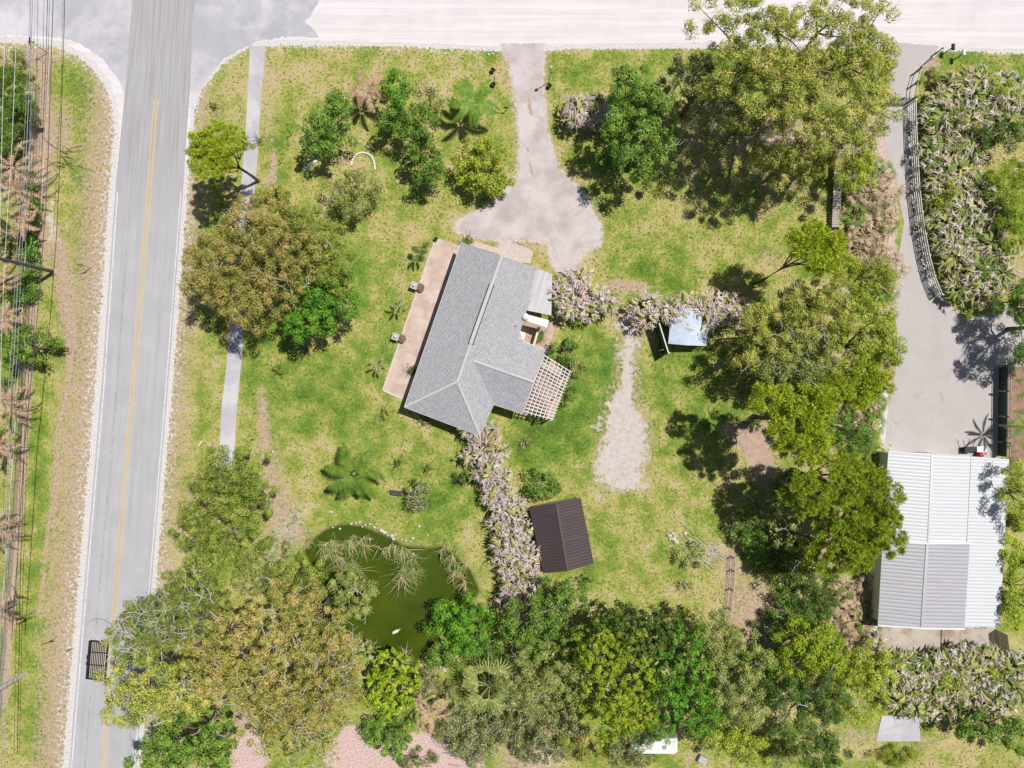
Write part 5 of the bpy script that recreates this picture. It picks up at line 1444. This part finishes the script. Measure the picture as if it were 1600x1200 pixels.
# ------------------------------------------------------------------ brown roofed open shed
sh = thing('garden_shed', 'shed with dark brown corrugated gable roof at the north edge of the southern grove', 'shed', G(874, 838))
NW = W(826.8, 793.8, 2.5); NR = W(869.5, 786.5, 3.25); NE = W(907.5, 778, 2.5); SE2 = W(927.8, 880, 2.5); SR = W(887.5, 892.5, 3.25); SW = W(848.8, 895.8, 2.5)
roof_plane('roof_west', [SW, NW, NR, SR], M['brown_roof'], sh, t=.06)
roof_plane('roof_east', [NE, SE2, SR, NR], M['brown_roof'], sh, t=.06)
mb = MB(); mb.beam((NR[0], NR[1], NR[2] + .03), (SR[0], SR[1], SR[2] + .03), .22, .05); mb.build('ridge_cap', plain('brown_flashing', (.11, .08, .085), .6), sh)
ci = inset([p[:2] for p in (NW, SW, SR, SE2, NE, NR)], .3)
mb = MB()
for a, b in ((0, 1), (1, 3), (4, 0)):
    mb.beam((ci[a][0], ci[a][1], 1.2), (ci[b][0], ci[b][1], 1.2), .10, 2.36)
mb.build('wall', M['wood'], sh)
for k in (3, 4):
    mb = MB(); mb.box((ci[k][0], ci[k][1], 1.2), (.16, .16, 2.4)); mb.build('post', M['wood'], sh)

# ------------------------------------------------------------------ small metal shed behind the bleached row, leaning panel
ms = thing('metal_shed', 'small bluish metal shed half hidden under the bleached plant row', 'shed', G(1076, 515))
q1, q2, q3, q4 = W(1044, 537, 2.1), W(1103, 540.5, 2.1), W(1112, 484, 2.1), W(1050, 481, 2.1)
m1, m2 = W(1073.5, 539.5, 2.35), W(1081, 482, 2.35)
roof_plane('roof_panel', [q4, q1, m1, m2], M['blueplastic'], ms, t=.05); roof_plane('roof_panel', [q2, q3, m2, m1], M['blueplastic'], ms, t=.05)
ci = inset([p[:2] for p in (q1, q2, q3, q4)], .12)
mb = MB(); mb.prism(ci, 0, 2.03); mb.build('wall', M['metal'], ms)
mb = MB(); d_ = (Vector(ci[0]) + Vector(ci[1])) / 2; mb.box((d_.x, d_.y - .02, .95), (1.0, .05, 1.85)); mb.build('door', M['white'], ms)
pn = thing('screen_panel', 'tall thin dark board screen standing left of the small metal shed', 'screen', G(1036, 528))
mb = MB(); a = W(1030, 505, 2.3); b = W(1045, 553, 2.3); mb.beam((a[0], a[1], 1.15), (b[0], b[1], 1.15), .06, 2.3); mb.build('boards', M['dkgreen'], pn)
mb = MB(); mb.beam((a[0], a[1], 2.33), (b[0], b[1], 2.33), .10, .06); mb.build('top_rail', M['white'], pn)
for q in (0, 1):
    p = a if q == 0 else b; mb = MB(); mb.box((p[0], p[1], 1.2), (.12, .12, 2.4)); mb.build('post', M['wood'], pn)
tp = MB(); p = W(1032, 549, 2.0); g0 = G(1028, 548); tp.tube([(g0[0], g0[1], 0), (g0[0], g0[1], 2.4)], [.05, .05], 6)
tag(tp.build('wooden_stake', M['wood'], origin=g0), 'tall thin post on the lawn at the low end of the board screen', 'post')

# ------------------------------------------------------------------ barn
bn = thing('barn', 'white corrugated metal barn with lean-to and greyer southern roof at the right edge', 'barn', G(1450, 840))
bz = 3.0; br = 3.6
def Q(px, py, z): return W(px, py, z)
N1, N2, N3 = Q(1388, 705, bz), Q(1456.5, 709, br), Q(1517, 711.5, bz)
C1, C2, C3 = Q(1379, 845, bz), Q(1450, 848.5, br), Q(1510, 849, bz)
roof_plane('roof_white_west', [C1, N1, N2, C2], M['barn_white'], bn, t=.08)
roof_plane('roof_white_east', [N3, C3, C2, N2], M['barn_white'], bn, t=.08)
g1, g2, g3 = Q(1379, 846, bz + .12), Q(1449, 849, br + .12), Q(1515.5, 848.5, bz + .12)
s1, s2, s3 = Q(1371.5, 977, bz + .12), Q(1440, 981.5, br + .12), Q(1507, 982.5, bz + .12)
roof_plane('roof_grey_west', [s1, g1, g2, s2], M['barn_grey'], bn, t=.08)
roof_plane('roof_grey_east', [g3, s3, s2, g2], M['barn_grey'], bn, t=.08)
mb = MB(); mb.beam(N2, C2, .16, .06); mb.build('ridge_cap', M['metal'], bn)
mb = MB(); mb.beam((g2[0], g2[1], g2[2] + .02), (s2[0], s2[1], s2[2] + .02), .25, .05); mb.build('ridge_cap', M['metal'], bn)
for a, b in ((g1, g2), (g2, g3), (s1, s2), (s2, s3)):
    mb = MB(); mb.beam(Vector(a) + Vector((0, 0, .02)), Vector(b) + Vector((0, 0, .02)), .16, .12); mb.build('rake_trim', M['white'], bn)
l0, l1, l2, l3 = Q(1516, 713, 2.85), Q(1577, 717.5, 2.4), Q(1562, 980, 2.4), Q(1506, 980, 2.85)
roof_plane('lean_to_roof', [l2, l1, l0, l3], M['barn_white'], bn, eave_dir=tuple(Vector(l1) - Vector(l2)), t=.07)
mb = MB(); mb.beam((N3[0], N3[1], N3[2] - .12), (C3[0], C3[1], C3[2] - .12), .14, .14); mb.beam((C3[0], C3[1], bz - .12), (s3[0], s3[1], bz - .12), .10, .12); mb.build('gutter', M['black'], bn)
wp = inset([p[:2] for p in (Q(1386, 705, bz), Q(1372, 976, bz), Q(1507, 981, bz), Q(1517, 712, bz))], .25)
mb = MB()
for a, b in ((0, 1), (1, 2), (3, 0)): mb.beam((wp[a][0], wp[a][1], 1.46), (wp[b][0], wp[b][1], 1.46), .12, 2.90)
mb.build('wall', M['white'], bn)
for k, (px, py) in enumerate([(1572, 722), (1569, 790), (1565, 860), (1560, 930), (1558, 975)]):
    p = Q(px, py, 2.3); mb = MB(); mb.box((p[0] - .1, p[1], 1.15), (.14, .14, 2.3)); mb.build('post', M['metal'], bn)
mb = MB(); p = (Vector(wp[3]) * .45 + Vector(wp[0]) * .55); mb.box((p.x, p.y + .08, 1.3), (3.2, .06, 2.6)); mb.build('roller_door', M['metal'], bn)
sheet("barn_floor", [(1388, 720), (1560, 720), (1555, 1017), (1374, 1017)], .05, M['slab'])
mb = MB(); mb.beam(G(1470.5, 980, .06), G(1469.5, 1017, .06), .10, .03); tag(mb.build("slab_joint", M['black']), kind="structure")
mb = MB(); mb.beam(G(1373, 1018, .04), G(1556, 1018, .04), .12, .12); tag(mb.build("slab_kerb", M['wood']), kind="structure")
# equipment in front of the barn
eq = thing('yard_cart', 'black wire framed cart parked at the barn front', 'cart', G(1508, 706))
c = G(1508, 702)
mb = MB(); mb.box((c[0], c[1], .55), (.85, .6, .35)); mb.build('tray', M['black'], eq)
for s_ in (-1, 1):
    mb = MB(); mb.tube([(c[0] + s_ * .3, c[1] + .25, .7), (c[0] + s_ * .28, c[1] + .9, 1.1), (c[0] + s_ * .28, c[1] + 1.2, 1.15)], [.03, .03, .03], 6); mb.build('handle', M['black'], eq)
    mb = MB(); mb.tube([(c[0] + s_ * .45 - .04, c[1], .22), (c[0] + s_ * .45 + .04, c[1], .22)], [.22, .22], 14); mb.build('wheel', M['rubber'], eq)
c = G(1527, 701); mb = MB(); mb.box((c[0], c[1], .45), (.9, .5, .5)); mb.box((c[0], c[1], .72), (.98, .58, .05))
tag(mb.build('storage_box', M['white'], origin=c), 'white lidded box at the barn front beside the black cart', 'box')
c = W(1532, 712.5, .5); c = (c[0], c[1] + .15, 0); mb = MB(); mb.lathe((c[0], c[1], 0), [(.22, 0), (.28, .1), (.28, .6), (.22, .74), (.08, .8)], 14)
tag(mb.build('gas_tank', M['red'], origin=c, smooth=True), 'small red tank tucked at the front of the lean-to', 'tank')

# green screened fence east of the drive
gf = thing('screened_fence', 'dark green screened fence along the east side of the concrete drive', 'fence', G(1560, 640))
def fence_panels(root, pts, h, th, mat, name):
    for a, b in zip(pts, pts[1:]):
        mb = MB(); a_ = G(*a); b_ = G(*b); mb.beam((a_[0], a_[1], h / 2 + .05), (b_[0], b_[1], h / 2 + .05), th, h); mb.build(name, mat, root)
fence_panels(gf, [(1561, 571), (1559, 712)], 1.25, .06, M['dkgreen'], 'screen')
for y in (573, 611, 650, 690):
    x = 1561 - (y - 571) * .014; g_ = G(x - .5, y)
    mb = MB(); mb.box((g_[0], g_[1], .95), (.12, .12, 1.9)); mb.build('post', M['wood'], gf)
    mb = MB(); mb.box((g_[0] - .22, g_[1], 1.35), (.5, .14, .14)); mb.build('bracket', M['black'], gf)
for z in (1.45, 1.8):
    mb = MB(); a_ = G(1561, 571, z); b_ = G(1559, 712, z); mb.beam(a_, b_, .05, .08); mb.build('rail', M['wood'], gf)
pk = thing('picket_fence', 'leaning grey board fence at the southeast corner of the barn', 'fence', G(1556, 1000))
for k in range(13):
    y = 984 + k * 2.9; g_ = G(1555 + k * .35, y); mb = MB(); mb.box((g_[0], g_[1], .95), (.03, .15, 1.9)); mb.build('board', M['wood'], pk)
for z in (.4, 1.5):
    mb = MB(); mb.beam(G(1555.6, 983, z), G(1559.6, 1021, z), .05, .08); mb.build('rail', M['wood_pale'], pk)

# white rail fence along the drive
rf = thing('rail_fence', 'curved white four rail fence between the concrete drive and the bleached bed', 'fence', G(1424, 300))
RP = [(1419, 164), (1420, 200), (1421, 232), (1423, 266), (1425, 300), (1429, 336), (1434, 370), (1440, 402), (1448, 434), (1460, 463)]
for z in (.35, .70, 1.05, 1.40):
    for a, b in zip(RP, RP[1:]):
        mb = MB(); mb.beam(G(a[0], a[1], z), G(b[0], b[1], z), .045, .14); mb.build('rail', M['white'], rf)
for a in RP:
    mb = MB(); g_ = G(*a); mb.box((g_[0] + .07, g_[1], .74), (.11, .11, 1.48)); mb.build('post', M['white'], rf)
ef = thing('wire_fence', 'thin railed entrance fence flaring from the gate to the shell road', 'fence', G(1440, 110))
EP = [(1422, 158), (1424, 135), (1430, 114), (1446, 100), (1462, 84)]
for z in (.3, 1.2):
    for a, b in zip(EP, EP[1:]):
        mb = MB(); mb.beam(G(a[0], a[1], z), G(b[0], b[1], z), .05, .06); mb.build('rail', M['wood_pale'], ef)
for a in EP:
    mb = MB(); g_ = G(*a); mb.box((g_[0], g_[1], .65), (.12, .12, 1.3)); mb.build('post', M['bark'], ef)
gt = thing('drive_gate', 'dark closed gate across the concrete drive at the north end', 'gate', G(1408, 160))
for z in (.25, .6, .95, 1.3):
    mb = MB(); mb.beam(G(1386, 161, z), G(1419, 161, z), .05, .09); mb.build('gate_bar', M['black'], gt)
for x in (1386, 1402, 1419):
    mb = MB(); g_ = G(x, 161); mb.box((g_[0], g_[1], .7), (.10, .10, 1.4)); mb.build('gate_upright', M['black'], gt)
wf = thing('rail_fence', 'short white rail fence at the right edge below the barn corner', 'fence', G(1590, 1030))
for z in (.4, .8, 1.2):
    mb = MB(); mb.beam(G(1566, 1014, z), G(1625, 1014, z), .05, .1); mb.build('rail', M['white'], wf)
for x in (1567, 1595, 1622):
    mb = MB(); g_ = G(x, 1014); mb.box((g_[0], g_[1], .65), (.1, .1, 1.3)); mb.build('post', M['white'], wf)
bw = thing('boardwalk', 'raised weathered plank walkway between trees left of the palmettos', 'walkway', G(1310, 290))
for k in range(30):
    y = 234 + k * 4.1; g_ = W(1311 - (y - 234) * .04, y, .75)
    mb = MB(); mb.box((g_[0], g_[1], .75), (.82, .24, .05)); mb.build('plank', M['wood'] if k < 10 else M['greybark'], bw)
for s_ in (-.3, .3):
    a_ = W(1311, 232, .68); b_ = W(1306.4, 354, .68); mb = MB(); mb.beam((a_[0] + s_, a_[1], .64), (b_[0] + s_, b_[1], .64), .08, .14); mb.build('bearer', M['bark'], bw)
for y in (236, 275, 315, 352):
    g_ = W(1311 - (y - 234) * .04, y, .6); mb = MB(); mb.box((g_[0] - .3, g_[1], .3), (.1, .1, .6)); mb.box((g_[0] + .3, g_[1], .3), (.1, .1, .6)); mb.build('leg', M['bark'], bw)

# ------------------------------------------------------------------ street side: poles, cables, fence, signs
def pole(name, label, px, py, H, r0, r1, mat, arm=None):
    g_ = G(px, py)
    o = thing(name, label, 'utility pole', g_)
    mb = MB(); mb.tube([(g_[0], g_[1], -.2), (g_[0], g_[1], H / 2), (g_[0], g_[1], H)], [r0, (r0 + r1) / 2, r1], 12); mb.build('shaft', M[mat], o, smooth=False)
    if arm:
        for z in arm:
            mb = MB(); mb.box((g_[0], g_[1] + .22, z), (2.2, .1, .12)); mb.build('crossarm', M['wood'], o)
            for k in (-1, -.4, .4, 1):
                mb = MB(); mb.lathe((g_[0] + k, g_[1] + .22, z + .06), [(.04, 0), (.07, .06), (.07, .12), (.03, .18)], 8); mb.build('insulator', M['offwhite'], o)
    return o, g_
p1, g1_ = pole('utility_pole', 'dark wooden utility pole with a pale foot on the left verge', 85, 425, 12, .19, .12, 'creosote', arm=(11.4,))
for z in (5.0, 5.25, 5.5, 5.75):
    mb = MB(); mb.box((g1_[0] + .02, g1_[1] + .2, z), (.16, .14, .12)); mb.build('cable_bracket', M['terracotta'], p1)
mb = MB(); mb.tube([(g1_[0], g1_[1], 0), (g1_[0], g1_[1], .25)], [.26, .22], 12); mb.build('foot_collar', M['stone'], p1)
pole('utility_pole', 'grey leaning looking pole rising among the brown palms at the left edge', 45, 375, 10, .2, .14, 'greybark')
pole('utility_pole', 'pale concrete pole at the lower left edge', 38, 1053, 12, .23, .15, 'concrete_pole', arm=(11.3,))

def cable(label, pts, h, rad, mat):
    """pts: photo pixels where the photo shows the cable at height h"""
    P_ = [Vector(W(x, y, h)) for x, y in pts]
    out = []
    for a, b in zip(P_, P_[1:]):
        for k in range(6):
            q = k / 6; p = a.lerp(b, q); p.z = h - 1.6 * q * (1 - q) * .0; out.append(p)
    out.append(P_[-1])
    mb = MB(); mb.tube(out, rad, 5)
    o = mb.build('power_cable', M[mat], origin=tuple(out[0])); return tag(o, label, 'cable')
cable('light thin cable nearest the left edge, crossing above the top left tree', [(12, -200), (10, 0), (8, 60), (5, 130), (2, 260), (-2, 420), (-8, 700)], 8.0, .022, 'wire_light')
cable('light cable second from the left edge', [(30, -200), (27, 0), (24, 90), (19, 220), (14, 300), (7, 410), (2, 540), (-4, 800)], 7.0, .022, 'wire_light')
cable('leftmost of the three grey cables between light cable and chain link fence', [(50, -200), (46, 0), (45, 60), (41, 150), (36, 260), (25, 408), (18, 540), (10, 640), (2, 900), (-3, 1200)], 5.2, .022, 'wire')
cable('middle of the three grey cables between light cable and chain link fence', [(56, -200), (51, 0), (49, 60), (45, 150), (40, 260), (29, 408), (23, 540), (15, 640), (7, 900), (2, 1200)], 5.3, .035, 'wire')
cable('right one of the three grey cables between light cable and chain link fence', [(60, -200), (55, 0), (53, 60), (49, 150), (44, 260), (33, 408), (28, 540), (20, 640), (12, 900), (6, 1200)], 5.2, .022, 'wire')
cable('dark thick cable over the soil strip and the verge corner', [(88, -200), (83, 0), (80, 90), (76, 220), (71, 330), (62, 450), (50, 580), (38, 700), (28, 860), (18, 1000)], 4.6, .035, 'wire_dark')
cable('pale cable just left of the dark thick one', [(84, -200), (79, 0), (77, 90), (70, 220), (64, 330)], 4.9, .018, 'wire_light')

cf = thing('chain_link_fence', 'chain link fence with pale top rail along the left soil strip', 'fence', G(55, 400))
CFP = [(46, 137), (63, 137), (61, 200), (58, 262), (55, 330), (52, 400), (48, 470), (44, 540), (40, 600), (35, 680), (30, 750), (25, 830), (19, 900), (14, 965), (8, 1030), (3, 1100), (-2, 1190)]
t = NT('chain_mesh'); P = t.pos()
w1 = t.n("TexWave", wave_type='BANDS', bands_direction='DIAGONAL'); w1.inputs["Scale"].default_value = 3.0; t.l(P, w1.inputs["Vector"])
a_ = t.n("BsdfTransparent"); b_ = t.bsdf((.5, .5, .52), .5, .5); mx = t.n("MixShader"); t.l(t.ramp(w1.outputs["Fac"], [(.75, (0, 0, 0)), (.85, (1, 1, 1))]), mx.inputs[0]); t.l(a_.outputs[0], mx.inputs[1]); t.l(b_, mx.inputs[2])
M['chain'] = t.done(mx.outputs[0])
mb = MB()
for a, b in zip(CFP, CFP[1:]): mb.tube([G(a[0], a[1], 1.2), G(b[0], b[1], 1.2)], .035, 5)
mb.build('top_rail', M['wire_light'], cf)
mb = MB()
for a, b in zip(CFP, CFP[1:]): mb.face([G(a[0], a[1], .05), G(b[0], b[1], .05), G(b[0], b[1], 1.18), G(a[0], a[1], 1.18)])
mb.build('mesh', M['chain'], cf)
for a in CFP:
    g_ = G(*a); mb = MB(); mb.tube([(g_[0], g_[1], 0), (g_[0], g_[1], 1.3)], .035, 6); mb.build('post', M['metal'], cf)


def post_sign(name, label, cat, px, py, h, plate=None, pmat='white', mat='metal', rz=0, rad=.04):
    g_ = G(px, py); o = thing(name, label, cat, g_)
    mb = MB(); mb.tube([(g_[0], g_[1], 0), (g_[0], g_[1], h)], rad, 6); mb.build('post', M[mat], o)
    if plate:
        pw, ph, z, diamond = plate
        mb = MB(); mb.box((g_[0] + .03 * math.sin(rz), g_[1] - .05, z), (pw, .02, ph), rz=rz, ry=(math.pi / 4 if diamond else 0)); mb.build('plate', M[pmat], o)
    return o
o = post_sign('street_name_sign', 'thin street sign with crossed name plates at the top left corner', 'sign', 74, 83, 2.6, (.75, .18, 2.5, False), 'dkgreen')
mb = MB(); g_ = G(74, 83); mb.box((g_[0], g_[1], 2.72), (.02, .75, .18)); mb.build('plate', M['dkgreen'], o)
post_sign('road_sign', 'small sign on a thin post on the left verge level with the dark pole', 'sign', 143, 418, 2.4, (.6, .5, 2.1, False), 'metal', rz=.2)
post_sign('warning_sign', 'yellow diamond road sign on the verge near the bottom left', 'sign', 91, 994, 2.5, (.75, .75, 2.05, True), 'yellow', rz=.15)
post_sign('marker_post', 'short black and white marker post right of the yellow sign', 'post', 112, 1013, .9, (.1, .2, .8, False), 'white', 'black')
post_sign('metal_stake', 'thin stake fence post on the lawn west of the dark green citrus tree', 'stake', 456, 211, 1.4, None, mat='black')
post_sign('metal_stake', 'thin stake on the bare strip beside the path, below the taller stake', 'stake', 439, 255, 1.0, None, mat='black')
post_sign('metal_stake', 'thin stake at the north end of the rust crowned oak', 'stake', 434, 303, 1.1, None, mat='black')
for i, (x, y) in enumerate([(399, 615), (400, 645), (397, 686)]):
    post_sign('metal_stake', ['northmost stake on the lawn above the cedar', 'middle stake on the lawn above the cedar', 'stake nearest the cedar on the lawn'][i], 'stake', x, y, .9, None, mat='black', rad=.03)
o = post_sign('lamp_post', 'pale slender post with small lantern right of the driveway mouth', 'lamp post', 858, 128, 3.2, None, mat='wood_pale', rad=.05)
g_ = G(858, 128); mb = MB(); mb.lathe((g_[0], g_[1], 3.2), [(.10, 0), (.15, .05), (.15, .25), (.03, .36)], 8); mb.build('lantern', M['offwhite'], o)
for (x, y, lab) in ((858, 136, 'black urn at the foot of the pale slender post'), (771, 134, 'black urn left of the driveway mouth below the pale post'), (770, 112, 'black mailbox box left of the driveway mouth near the shell road')):
    g_ = G(x, y); mb = MB(); mb.lathe(g_, [(.10, 0), (.16, .12), (.23, .34), (.24, .44), (.20, .44), (.18, .34), (.05, .3)], 12)
    tag(mb.build('urn' if 'urn' in lab else 'mail_tub', M['black'], origin=g_, smooth=True), lab, 'urn' if 'urn' in lab else 'mailbox')
post_sign('lamp_post', 'pale slender post left of the driveway mouth above the black urn', 'lamp post', 773, 128, 1.4, None, mat='wood_pale', rad=.05)
post_sign('yard_sign', 'small dark cross shaped yard sign between green palm and driveway', 'sign', 791, 173, 1.1, (.5, .28, .95, False), 'black', 'black')
for i, (x, y) in enumerate([(1478, 82), (1494, 91)]):
    o = post_sign('mailbox', ['dark mailbox on a post at the gated drive entrance', 'white mailbox on a post right of the dark one'][i], 'mailbox', x, y, 1.1, None, mat='bark', rad=.06)
    g_ = G(x, y); mb = MB(); mb.tube([(g_[0], g_[1] - .28, 1.22), (g_[0], g_[1] + .28, 1.22)], .17, 10); mb.build('box', M['black' if i == 0 else 'white'], o)

# white arched pipe, plank, bench, rocks, float
mb = MB(); pts = []
for k in range(15):
    a = math.pi * (1.06 - k / 14 * 1.15); g_ = G(566 + 16.5 * math.cos(a) + (k / 14) ** 2 * 4, 256 - 17 * math.sin(a) + (k > 10) * (k - 10) * 1.2, .10); pts.append(g_)
mb.tube(pts, .09, 8); tag(mb.build('white_pipe', M['white'], origin=pts[0]), 'white pipe bent in an arch on the northwest lawn', 'pipe')
pb = thing('white_post', 'fallen white post with dark edge on the lawn left of the arched pipe', 'post', G(485, 258))
mb = MB(); mb.beam(G(477, 263, .1), G(496, 251, .1), .20, .14); mb.build('beam', M['white'], pb)
mb = MB(); mb.beam(G(475, 266, .12), G(480, 261, .12), .34, .2); mb.build('cap', M['white'], pb)
bc = thing('bench', 'small dark wooden bench beside the round grey bush', 'bench', G(619, 769))
for k in range(4):
    mb = MB(); mb.beam(W(609.5 + k * .6, 766 + k * 2.1, .45), W(628 + k * .3, 768.5 + k * 2.1, .45), .10, .04); mb.build('seat_slat', M['creosote'], bc)
for (x, y) in ((611, 767), (611.5, 772), (627, 769), (627, 774)):
    g_ = W(x, y, .3); mb = MB(); mb.box((g_[0], g_[1], .21), (.07, .07, .42)); mb.build('leg', M['creosote'], bc)
r = np.random.default_rng(77)
rocks = [(531, 826, .16), (549, 818, .18), (556, 817, .16), (562, 816, .17), (571, 820, .14), (578, 819, .15), (585, 824, .18), (588, 819, .13), (596, 829, .30), (601, 832, .25), (612, 837, .28), (615, 842, .22), (618, 835, .16), (628, 843, .12), (634, 845, .13),
         (645, 841, .22), (655, 850, .12), (517, 800, .22), (655, 822, .2), (641, 846, .12), (520, 824, .12), (606, 836, .14), (566, 823, .12), (668, 836, .12)]
rb = None
for i, (x, y, s_) in enumerate(rocks):
    V_ = []; F_ = []
    for a in range(5):
        for b in range(8):
            ph = math.pi * a / 4; th = 2 * math.pi * b / 8; k = s_ * r.uniform(.75, 1.2)
            V_.append((k * math.sin(ph) * math.cos(th), k * math.sin(ph) * math.sin(th) * .8, .6 * k * math.cos(ph)))
    for a in range(4):
        for b in range(8): F_.append((a * 8 + b, a * 8 + (b + 1) % 8, (a + 1) * 8 + (b + 1) % 8, (a + 1) * 8 + b))
    g_ = G(x, y, .05)
    tag(link('rock', arr_mesh('rock', V_, F_, M['stone']), loc=g_), 'pale rock on the north bank of the pond', 'rock', 'pale rocks along the pond bank')
for i, (x, y, s_) in enumerate([(1046, 837, .28), (1052, 842, .26), (1056, 847, .32), (1051, 833, .2), (1070, 833, .26), (1064, 835, .15), (1047, 842, .18)]):
    V_ = []; F_ = []
    for a in range(5):
        for b in range(8):
            ph = math.pi * a / 4; th = 2 * math.pi * b / 8; k = s_ * r.uniform(.75, 1.2)
            V_.append((k * math.sin(ph) * math.cos(th), k * math.sin(ph) * math.sin(th) * .8, .6 * k * math.cos(ph)))
    for a in range(4):
        for b in range(8): F_.append((a * 8 + b, a * 8 + (b + 1) % 8, (a + 1) * 8 + (b + 1) % 8, (a + 1) * 8 + b))
    tag(link('rock', arr_mesh('rock', V_, F_, M['stone']), loc=G(x, y, .08)), 'pale rock piled beside the heap of cut branches', 'rock', 'pale rocks beside the brush heap')
fl = thing('float', 'white float with yellow end drifting near the south end of the pond', 'float', G(617, 988, -.28))
a_ = Vector(G(612.5, 990.5, -.2)); b_ = Vector(G(621.5, 986, -.2)); c_ = Vector(G(625, 984, -.2))
mb = MB(); mb.tube([a_, a_.lerp(b_, .15), a_.lerp(b_, .9), b_], [.10, .17, .16, .12], 10); mb.build('body', M['white'], fl, smooth=True)
mb = MB(); mb.tube([b_, c_], [.12, .06], 10); mb.build('end_cap', M['yellow'], fl)
# stake fence on the east lawn
sf = thing('stake_fence', 'sagging wire fence on dark stakes across the bare strip of the east lawn', 'fence', G(1140, 925))
SP = [(1142, 868), (1142, 889), (1140, 918), (1137, 948), (1133, 972)]
for a in SP:
    g_ = G(*a); mb = MB(); mb.tube([(g_[0], g_[1], 0), (g_[0], g_[1], 1.2)], .04, 6); mb.tube([(g_[0], g_[1], .5), (g_[0] + .35, g_[1] - .35, 0)], .03, 5); mb.tube([(g_[0], g_[1], .5), (g_[0] - .4, g_[1] - .3, 0)], .03, 5); mb.build('stake', M['creosote'], sf)
for z in (.35, .75, 1.1):
    mb = MB()
    for a, b in zip(SP, SP[1:]): mb.tube([G(a[0], a[1], z), G(b[0], b[1], z)], .02, 4)
    mb.build('wire', M['creosote'], sf)
for (x, y, s_, lab) in ((1190, 799, .3, 'white bucket in the tree shade north of the small lime leaved tree'), (1218, 907, .28, 'white bucket lying in the shade right of the stake fence'), (1221, 958, .34, 'whitish bucket at the edge of the deep shade south of the other ones')):
    g_ = G(x, y); mb = MB(); mb.lathe(g_, [(s_ * .7, 0), (s_, .45), (s_ * .9, .45), (s_ * .62, .04)], 14)
    tag(mb.build('bucket', M['white'], origin=g_), lab, 'bucket')
for (x, y, l, lab) in ((313, 693, .7, 'pale stick lying on the verge near the cedar'), (426, 707, .5, 'short white board on the bare ground right of the cedar'), (585, 735, .5, 'white board on the lawn beside the feathery palm'), (282, 845, .6, 'pale bark piece on the verge at the foot of the cedar')):
    mb = MB(); mb.beam(G(x - l * 4, y + l * 6, .06), G(x + l * 4, y - l * 6, .06), .14, .06)
    tag(mb.build('loose_board', M['wood_pale'], origin=G(x, y)), lab, 'board')

# trailer on the road, half under the oak
tr = thing('utility_trailer', 'black framed slatted trailer on the road half under the twiggy oaks', 'trailer', G(150, 1031))
def T_(u_, v_, z):
    a = lerp((139.5, 1001.5), (168, 1004), u_); b = lerp((134.5, 1060), (163, 1063), u_); p = lerp(a, b, v_); return W(p[0], p[1], z)
for (u0, v0, u1, v1) in ((0, 0, 1, 0), (0, 1, 1, 1), (1, 0, 1, 1), (0, .28, 1, .28), (0, .62, 1, .62)):
    mb = MB(); mb.beam(T_(u0, v0, .62), T_(u1, v1, .62), .10, .12); mb.build('frame_bar', M['black'], tr)
mb = MB(); mb.beam(T_(.04, -.008, .80), T_(.04, 1.008, .80), .20, .14); mb.build('side_rail', M['black'], tr)
for k in range(9):
    u_ = .125 + k * .095
    mb = MB(); mb.beam(T_(u_, .015, .69), T_(u_, .985, .69), .10, .05); mb.build('deck_bar', M['black'], tr)
mb = MB(); mb.slab([T_(.08, .02, .66), T_(.98, .02, .66), T_(.98, .98, .66), T_(.08, .98, .66)], .03); mb.build('deck', M['wood_pale'], tr)
for u_ in (0.06, .94):
    for v_ in (.42, .58):
        p = T_(u_, v_, .32); mb = MB(); mb.tube([(p[0] - .1, p[1], .32), (p[0] + .1, p[1], .32)], .30, 16); mb.build('wheel', M['rubber'], tr)
# white travel trailer peeking out at the bottom
tt_ = thing('travel_trailer', 'white rounded trailer mostly hidden by bushes at the bottom edge', 'trailer', G(1025, 1165))
cc = W(1024, 1166, 2.1)
mb = MB()
prof = [(-2.6, .9), (-2.55, 1.7), (-2.2, 2.05), (2.1, 2.1), (2.5, 1.8), (2.65, 1.0), (2.55, .5), (-2.5, .5)]
n = len(prof); V_ = [(cc[0] + x * .9, cc[1] - .75, z) for x, z in prof] + [(cc[0] + x * .9, cc[1] + .75, z) for x, z in prof]
mb.add(V_, [tuple(range(n)), tuple(range(n, 2 * n))[::-1]] + [(i, (i + 1) % n, (i + 1) % n + n, i + n) for i in range(n)])
mb.build('body', M['white'], tt_)
for dx in (.9,):
    mb = MB(); mb.box((cc[0] + dx, cc[1] - .1, 2.13), (.35, .35, .1)); mb.build('roof_vent', M['metal'], tt_)
for dx in (-.7, .0, .7):
    mb = MB(); mb.box((cc[0] + dx, cc[1] - .76, 1.5), (.5, .03, .4)); mb.build('window', M['glass'], tt_)
for s_ in (-1, 1):
    mb = MB(); mb.tube([(cc[0] + .2, cc[1] + s_ * .65 - .09, .34), (cc[0] + .2, cc[1] + s_ * .65 + .09, .34)], .34, 16); mb.build('wheel', M['rubber'], tt_)
mb = MB(); g_ = W(1098, 1187, .3); mb.box((g_[0], g_[1], .25), (.9, .7, .5), rz=-.5); tag(mb.build('grey_crate', M['greystone'], origin=(g_[0], g_[1], 0)), 'grey crate on the grass right of the white rounded trailer', 'crate')
